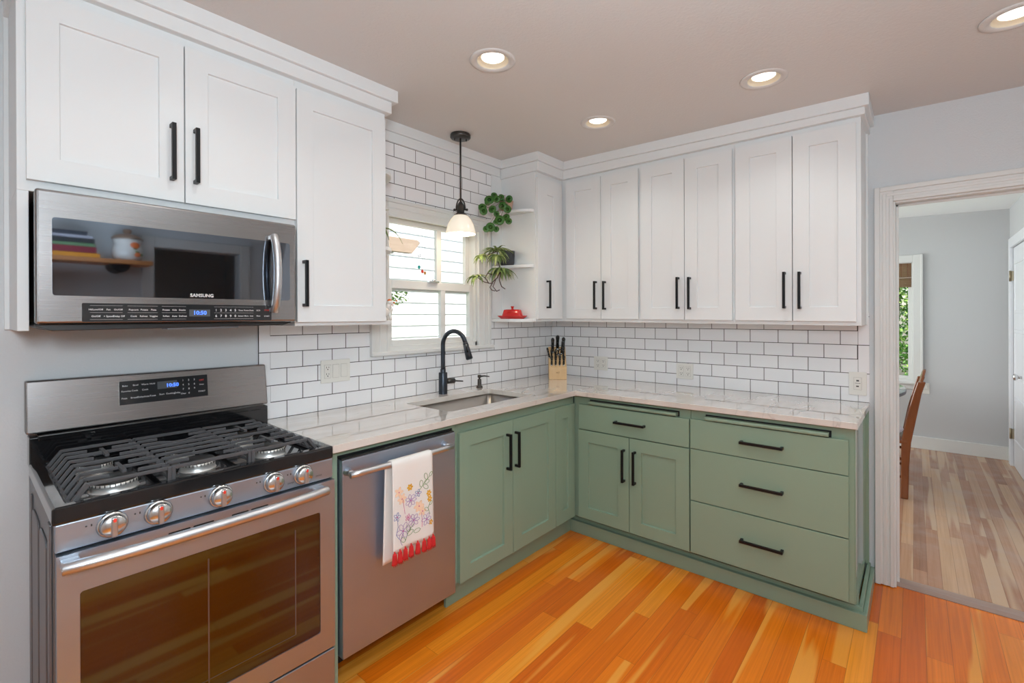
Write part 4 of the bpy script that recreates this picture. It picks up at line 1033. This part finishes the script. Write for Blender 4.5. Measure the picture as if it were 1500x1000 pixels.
names = ['round recessed ceiling light nearest the pendant lamp, large and left', 'small round recessed ceiling light in front of the corner cabinets', 'round recessed ceiling light above the right wall cabinets', 'round recessed ceiling light cut off at the top right corner']
d0 = None
for i, (x, y) in enumerate(DOWN + DOWN_ADDED):
    if d0 is None:
        d0 = thing('ceiling_light', names[0], 'ceiling light', (x, y, Cz(x, y)), 'recessed ceiling lights')
        MB().lathe([(.0665, -.001), (.070, -.005), (.088, -.006), (.097, -.0035), (.098, .0), (.0665, .001)], (x, y, Cz(x, y)), 40).build('trim_ring', M_CEIL, d0)
        MB().lathe([(.0665, -.002), (.064, .003), (.056, .008), (.049, .012)], (x, y, Cz(x, y)), 40).build('baffle', mat('baffle_cream', (.66, .58, .44), .4), d0, normals=False)
        MB().lathe([(.0, .006), (.030, .0068), (.044, .0095), (.049, .0125)], (x, y, Cz(x, y)), 32).build('lens', M_BULB, d0)
        r = d0
    else:
        r = copy_tree(d0); r.location = (x, y, Cz(x, y))
        r['label'] = names[i] if i < 4 else 'added round recessed ceiling light out of view, for fill'
    light('downlight_bulb', 'SPOT', (x, y, Cz(x, y) + .004), (x, y, 0), DL, (.96, .975, .95), .04, spot=140, blend=.7)

# ------------------------------------------------------------------ outside the kitchen window
nh = thing('neighboring_house', 'white lap-sided house wall filling the window view', 'house', (0, 2.8, -.5))
b = MB()
for i in range(30):
    z0 = -.4 + i * .152; b.hexa([(-3.5, 2.80, z0), (6, 2.80, z0), (6, 3.0, z0), (-3.5, 3.0, z0), (-3.5, 2.815, z0 + .152), (6, 2.815, z0 + .152), (6, 3.0, z0 + .152), (-3.5, 3.0, z0 + .152)])
b.build('siding', M_SIDING, nh)
bm_ = MB().prism([(-2.2, 1.912), (-.755, 1.912), (-.665, 2.01), (-.70, 2.03), (-2.2, 2.03)], lambda a, d, z: (a, d, z), .88, .93)
tag(bm_.build('pergola_beam', M_BEAM, None, .004), 'tan wooden beam end with cut corner outside the window', 'beam')
tag(MB().box(-2.2, -.90, .93, 1.02, 1.90, 1.95).build('ledge_board', M_TRIM, None, .003), 'grey board behind the wooden beam outside', 'board')
tag(MB().prism([(-1.6, 2.36), (-.93, 2.26), (-1.05, 2.18), (-1.6, 2.15)], lambda a, d, z: (a, d, z), .98, 1.04).build('roof_eave', M_BEAM, None), 'brown eave end at the top left of the window', 'eave')
random.seed(3)
def leafball(b, c, rx, ry, rz, n, s):
    for _ in range(n):
        while True:
            p = Vector((random.uniform(-1, 1), random.uniform(-1, 1), random.uniform(-1, 1)))
            if .3 < p.length < 1: break
        p = Vector((c[0] + p.x * rx, c[1] + p.y * ry, c[2] + p.z * rz))
        d = Vector((random.gauss(0, 1), random.gauss(0, 1), random.gauss(0, 1))).normalized(); q = d.orthogonal().normalized(); k = s * random.uniform(.6, 1.3)
        b.add([p - d * k, p + q * k * .4, p + d * k, p - q * k * .4], [(0, 1, 2, 3)])
sb = thing('garden_shrub', 'green shrub with orange blossoms outside the lower window', 'shrub', (-1.32, .55, -.65))
b = MB(); leafball(b, (-1.23, .55, 1.535), .17, .12, .075, 380, .017); b.build('foliage', M_HEDGE, sb, normals=False)
b = MB()
for i in range(7): b.tube([(-1.32, .55, -.65), (-1.30 + .01 * i, .55, 1.2), (-1.33 + .035 * i, .5 + .02 * i, 1.52)], [.008, .005, .002], 6)
b.build('stem', M_STEM, sb)
b = MB()
for i in range(3): b.ball((-1.27 + .02 * i, .44, 1.47 + .015 * (i % 3)), .007, n=8, m=5)
b.build('blossom', M_ORANGE, sb)
sb2 = thing('garden_shrub', 'sparse dark flower heads outside the left of the middle window bar', 'shrub', (-1.165, .8, -.65))
b = MB(); leafball(b, (-1.165, .80, 1.735), .10, .05, .05, 60, .016); b.build('foliage', M_HEDGE, sb2, normals=False)
MB().tube([(-1.165, .80, -.65), (-1.165, .80, 1.3), (-1.16, .80, 1.74)], [.006, .005, .002], 6).build('stem', M_STEM, sb2)
struct('trim_9', MB().box(-2.4, -.2, TW, .52, 2.30, 2.33), M_TRIM, label='white soffit over the kitchen window outside')
wc = thing('wind_chime', 'thin hanging wind chime with small colored drops outside the window', 'wind chime', (-.97, .5, 1.96))
b = MB()
for x, z in ((-.985, 1.76), (-.955, 1.73), (-.93, 1.72)): b.tube([(x, .5, 2.301), (x, .5, z)], .0012, 5)
b.build('cord', M_TRIM, wc)
b = MB(); b.tube([(-.995, .5, 1.845), (-.985, .5, 1.83), (-.972, .5, 1.835), (-.972, .5, 1.855)], .003, 6); b.build('hook', M_GRID, wc)
for (x, z), c_ in zip(((-.985, 1.755), (-.955, 1.725), (-.93, 1.715)), (mat('teal_glass', (.02, .30, .28), .2), M_REDMARK, mat('amber_glass', (.6, .3, .1), .2))): MB().ball((x, .5, z), .011, .011, .014, 10, 6).build('drop', c_, wc)
# garden beyond the dining window
hg = thing('garden_tree', 'sunlit leafy green tree outside the dining room window', 'tree', (5.6, -1.8, FZ))
b = MB()
for c_ in ((5.6, -2.4, 1.6), (5.8, -1.7, 1.2), (5.5, -2.9, .9), (5.7, -1.2, 2.0), (5.4, -2.2, .4), (6.0, -2.6, 2.4), (5.7, -2.0, 2.2)): leafball(b, c_, .75, .7, .75, 1500, .042)
b.build('foliage', M_HEDGE, hg, normals=False)
MB().tube([(5.8, -2.0, FZ - .5), (5.75, -2.0, .8), (5.8, -2.1, 2.0)], [.12, .09, .05], 10).build('trunk', M_DSTEM, hg)
tag(MB().box(-8, 14, -12, 12, -.75, -.65).build('lawn', mat('lawn_green', (.12, .26, .06), .9), None), 'green lawn outside the dining room window', 'lawn')

# ------------------------------------------------------------------ dining room
w2 = struct('window_2', MB().box(3.502, 3.6, -2.285, -2.265, .66, 1.97).box(3.502, 3.6, -1.27, -1.25, .66, 1.97).box(3.502, 3.6, -2.265, -1.27, 1.95, 1.97).box(3.502, 3.6, -2.265, -1.27, .66, .68), M_TRIM, bevel=.002, label='white dining room window behind the chair')
b = MB(); b.box(3.480, 3.5, -2.357, -2.275, .64, 2.035); b.box(3.480, 3.5, -1.26, -1.178, .64, 2.035); b.box(3.480, 3.5, -2.275, -1.26, 1.955, 2.035); b.box(3.472, 3.5, -2.357, -2.338, .64, 2.035)
b.box(3.485, 3.5, -2.335, -1.20, .585, .64); b.box(3.46, 3.5, -2.36, -1.17, .640, .660)
struct('casing', b, M_TRIM, w2, .003)
b = MB(); b.box(3.55, 3.58, -2.265, -2.235, .68, 1.95); b.box(3.55, 3.58, -1.30, -1.27, .68, 1.95); b.box(3.55, 3.58, -2.235, -1.30, .68, .72); b.box(3.55, 3.58, -2.235, -1.30, 1.92, 1.95)
s = struct('sash', b, M_TRIM, w2, .002)
struct('glass_pane', MB().box(3.563, 3.567, -2.235, -1.30, .72, 1.92), M_PANE, s)
bl = thing('window_blind', 'rolled woven bamboo blind at the top of the dining window', 'blind', (3.52, -1.77, 1.95))
b = MB(); 
for i in range(34): b.tube([(3.527 + (.008 if i > 22 else 0), -2.262, 1.948 - i * .0077), (3.527 + (.008 if i > 22 else 0), -1.275, 1.948 - i * .0077)], .0038, 6)
b.build('slats', M_BAMB, bl)
b = MB()
for i in range(14): b.box(3.5215, 3.523, -2.235 + i * .055, -2.231 + i * .055, 1.80, 1.95)
b.build('cord', M_CHAIR, bl)
b = MB(); b.rrect(lambda a, d, z: (3.515 + a, d, z), -.004, .010, 1.785, 1.800, -2.262, -1.275, .003); b.build('batten', M_BEAM, bl)
b = MB(); b.box(3.483, 3.5, -2.995, 0.9, FZ, .085); struct('baseboard_far', b, M_TRIM, bevel=.003)
b = MB(); b.box(3.36, 3.483, -3.0, -2.984, FZ, .085); b.box(.12, 2.36, -3.0, -2.984, FZ, .085); struct('baseboard_side', b, M_TRIM, bevel=.003)
b = MB(); b.box(2.37, 2.47, -3.0, -2.975, FZ, 2.11); b.box(3.27, 3.36, -3.0, -2.975, FZ, 2.11); b.box(2.47, 3.27, -3.0, -2.975, 2.02, 2.11)
struct('trim_8', b, M_DOORW, bevel=.004)
dr = MB()
dr.box(2.475, 3.265, -3.035, -3.0, FZ + .006, 2.015)
dr = struct('door_1', dr, M_DOORW, bevel=.002, label='white panel door in the dining room side wall')
b = MB()
mD = lambda a, d, z: (a, -3.0 + d, z)
for z0, z1 in ((.20, .62), (.78, 1.25), (1.40, 1.88)): b.shaker(mD, 2.58, 3.16, z0, z1, -.002, .010, .03, .007)
struct('door_panel', b, M_DOORW, dr, .003)
for z in (1.752, .262): 
    b = MB(); b.box(3.245, 3.268, -3.0, -2.985, z - .045, z + .045); b.cyl((3.268, -2.978, z - .05), (3.268, -2.978, z + .05), .008, n=10); struct('door_hinge', b, M_BRASS, dr)
b = MB(); b.cyl((2.80, -3.0, .84), (2.80, -2.972, .84), .012); b.lathe([(.0, .0), (.02, .003), (.03, .015), (.026, .03), (0, .034)], (2.80, -2.975, .84), 12, (0, 1, 0)); struct('door_knob', b, M_CHROME, dr)
ol = thing('wall_outlet', 'small white socket plate low on the dining wall right of the chair', 'outlet', (3.5, -2.375, .60))
MB().box(3.4935, 3.4998, -2.408, -2.338, .545, .660).build('cover_plate', M_PLASTIC, ol, .002)
MB().box(3.478, 3.4935, -2.392, -2.356, .60, .640).build('plug', M_PLASTIC, ol, .003)

ch = thing('dining_chair', 'brown wooden ladder-back dining chair seen through the doorway', 'chair', (1.80, -2.05, FZ))
def post(x, y0, parent):
    b = MB(); P = [(y0, FZ), (y0 - .005, .20), (y0 - .012, .40), (y0 - .045, .60), (y0 - .080, .78), (y0 - .105, .875)]
    w_ = .024
    vs = []
    for i, (y, z) in enumerate(P):
        tw_ = .030 if 1 < i < 4 else .024
        vs += [(x - w_, y - tw_, z), (x + w_, y - tw_, z), (x + w_, y + tw_, z), (x - w_, y + tw_, z)]
    b.add(vs, [(i * 4 + j, i * 4 + (j + 1) % 4, (i + 1) * 4 + (j + 1) % 4, (i + 1) * 4 + j) for i in range(5) for j in range(4)] + [(0, 1, 2, 3), (23, 22, 21, 20)])
    return b.build('leg', M_CHAIR, parent, .008, 3)
post(1.60, -2.225, ch); post(2.02, -2.225, ch)
for z, y in ((.58, -2.266), (.69, -2.287), (.80, -2.311)):
    hi = .10 if z == .80 else .02
    b = MB(); n_ = 10
    lo_ = [(1.62 + .38 * i / n_, z - .012 * math.sin(math.pi * i / n_)) for i in range(n_ + 1)]
    up_ = [(1.62 + .38 * i / n_, z + .055 + hi * math.sin(math.pi * i / n_)) for i in range(n_, -1, -1)]
    b.prism(lo_ + up_, lambda a, d, zz: (a, y + d - (zz - z) * .25, zz), -.009, .009); b.build('back_slat', M_CHAIR, ch, .003)
MB().prism([(1.575, -2.245), (2.045, -2.245), (2.06, -1.80), (1.56, -1.80)], lambda a, d, z: (a, z, d), .385, .412).build('seat', M_CHAIR, ch, .006)
b = MB(); b.ball((1.81, -2.03, .455), .20, .19, .055, 24, 12); b.build('cushion', M_CUSH, ch)
for x in (1.60, 2.02): 
    MB().cyl((x, -1.83, FZ), (x, -1.83, .386), .017, .021, 14).build('leg', M_CHAIR, ch)
b = MB()
for z in (.12, .26): b.cyl((1.60, -2.22, z), (1.60, -1.83, z), .011, n=10); b.cyl((2.02, -2.22, z), (2.02, -1.83, z), .011, n=10)
b.cyl((1.60, -2.22, .20), (2.02, -2.22, .20), .012, n=10); b.cyl((1.60, -1.83, .20), (2.02, -1.83, .20), .012, n=10); b.build('stretcher', M_CHAIR, ch)
tb = thing('dining_table', 'round dining table with pale teal top behind the doorway casing', 'table', (2.30, -1.62, FZ))
MB().lathe([(0, .0), (.675, 0), (.68, .006), (0, .0061)], (2.30, -1.62, .715), 64, sx=1.3, sy=.9).build('tabletop', M_TABLE, tb)
MB().lathe([(.0, -.03), (.665, -.03), (.68, -.022), (.68, -.001), (0, -.0005)], (2.30, -1.62, .715), 64, sx=1.3, sy=.9).build('edge_band', M_TEDGE, tb)
b = MB(); b.lathe([(.0, .0), (.24, 0), (.24, .03), (.06, .06), (.05, .60), (.12, .729), (0, .729)], (2.30, -1.62, FZ), 28); b.build('pedestal', M_CHAIR, tb)

# ------------------------------------------------------------------ wall behind the viewer (mirrored in the microwave door)
sh = thing('wall_shelf', 'wooden shelf on the wall opposite, mirrored in the microwave glass', 'shelf', (-2.65, -3.18, 1.80))
MB().box(-3.15, -2.205, -3.299, -3.06, 1.795, 1.828).build('board', M_SHELFW, sh, .004)
for x in (-2.40, -2.98): MB().prism([(x - .06, 1.795)] + [(x + .06 * math.cos(R(180 + 15 * i)), 1.795 + .06 * math.sin(R(180 + 15 * i))) for i in range(13)], lambda a, d, z: (a, d, z), -3.299, -3.09).build('bracket', M_BLACK, sh)
hgt = 1.8285; BK = [(.26, .030), (.24, .046), (.235, .022), (.23, .036), (.22, .018), (.19, .030)]
bl_ = ['yellow book at the bottom of the shelf stack', 'crimson book second from the bottom of the stack', 'thin green book in the middle of the stack', 'black book above the green one in the stack', 'thin grey book second from the top of the stack', 'dark navy book on top of the stack']
for i, (L, th) in enumerate(BK):
    bk = thing('book', bl_[i] + ', mirrored in the microwave', 'book', (-2.80, -3.15, hgt), 'books stacked on the opposite shelf')
    x1 = -2.52 - .26 + L
    MB().box(x1 - L, x1, -3.24, -3.075, hgt + .0004, hgt + th).build('cover', BOOKC[i], bk, .0015)
    MB().box(x1 - L - .0008, x1 - .004, -3.241, -3.08, hgt + .003, hgt + th - .003).build('pages', M_CLOTH, bk)
    hgt += th + .0004
jr = thing('cookie_jar', 'white lidded cookie jar with painted mushrooms on the opposite shelf', 'jar', (-2.345, -3.17, 1.8285))
JC = (-2.345, -3.17, 1.8285)
MB().lathe([(0, 0), (.07, 0), (.088, .02), (.096, .06), (.094, .09), (.086, .115), (.084, .13), (.092, .155), (.090, .165), (0, .165)], JC, 32).build('body', M_GLAZEW, jr)
b = MB(); b.lathe([(.097, .163), (.099, .172), (.08, .192), (.045, .205), (.03, .208), (.022, .215), (.03, .232), (.022, .245), (0, .248)], JC, 32); b.build('lid', mat('brown_glaze', (.30, .19, .13), .3), jr)
b = MB(); b.ball((JC[0] + .03, JC[1] + .085, JC[2] + .115), .03, .012, .026); b.ball((JC[0] + .045, JC[1] + .085, JC[2] + .045), .02, .012, .018); b.build('painted_mushroom', M_ORANGE, jr)
b = MB(); random.seed(8)
for i in range(10): b.ball((JC[0] + .01 + .06 * random.random(), JC[1] + .086, JC[2] + .03 + .07 * random.random()), .010, .006, .010, 8, 5)
b.build('painted_leaf', M_LEAF, jr)
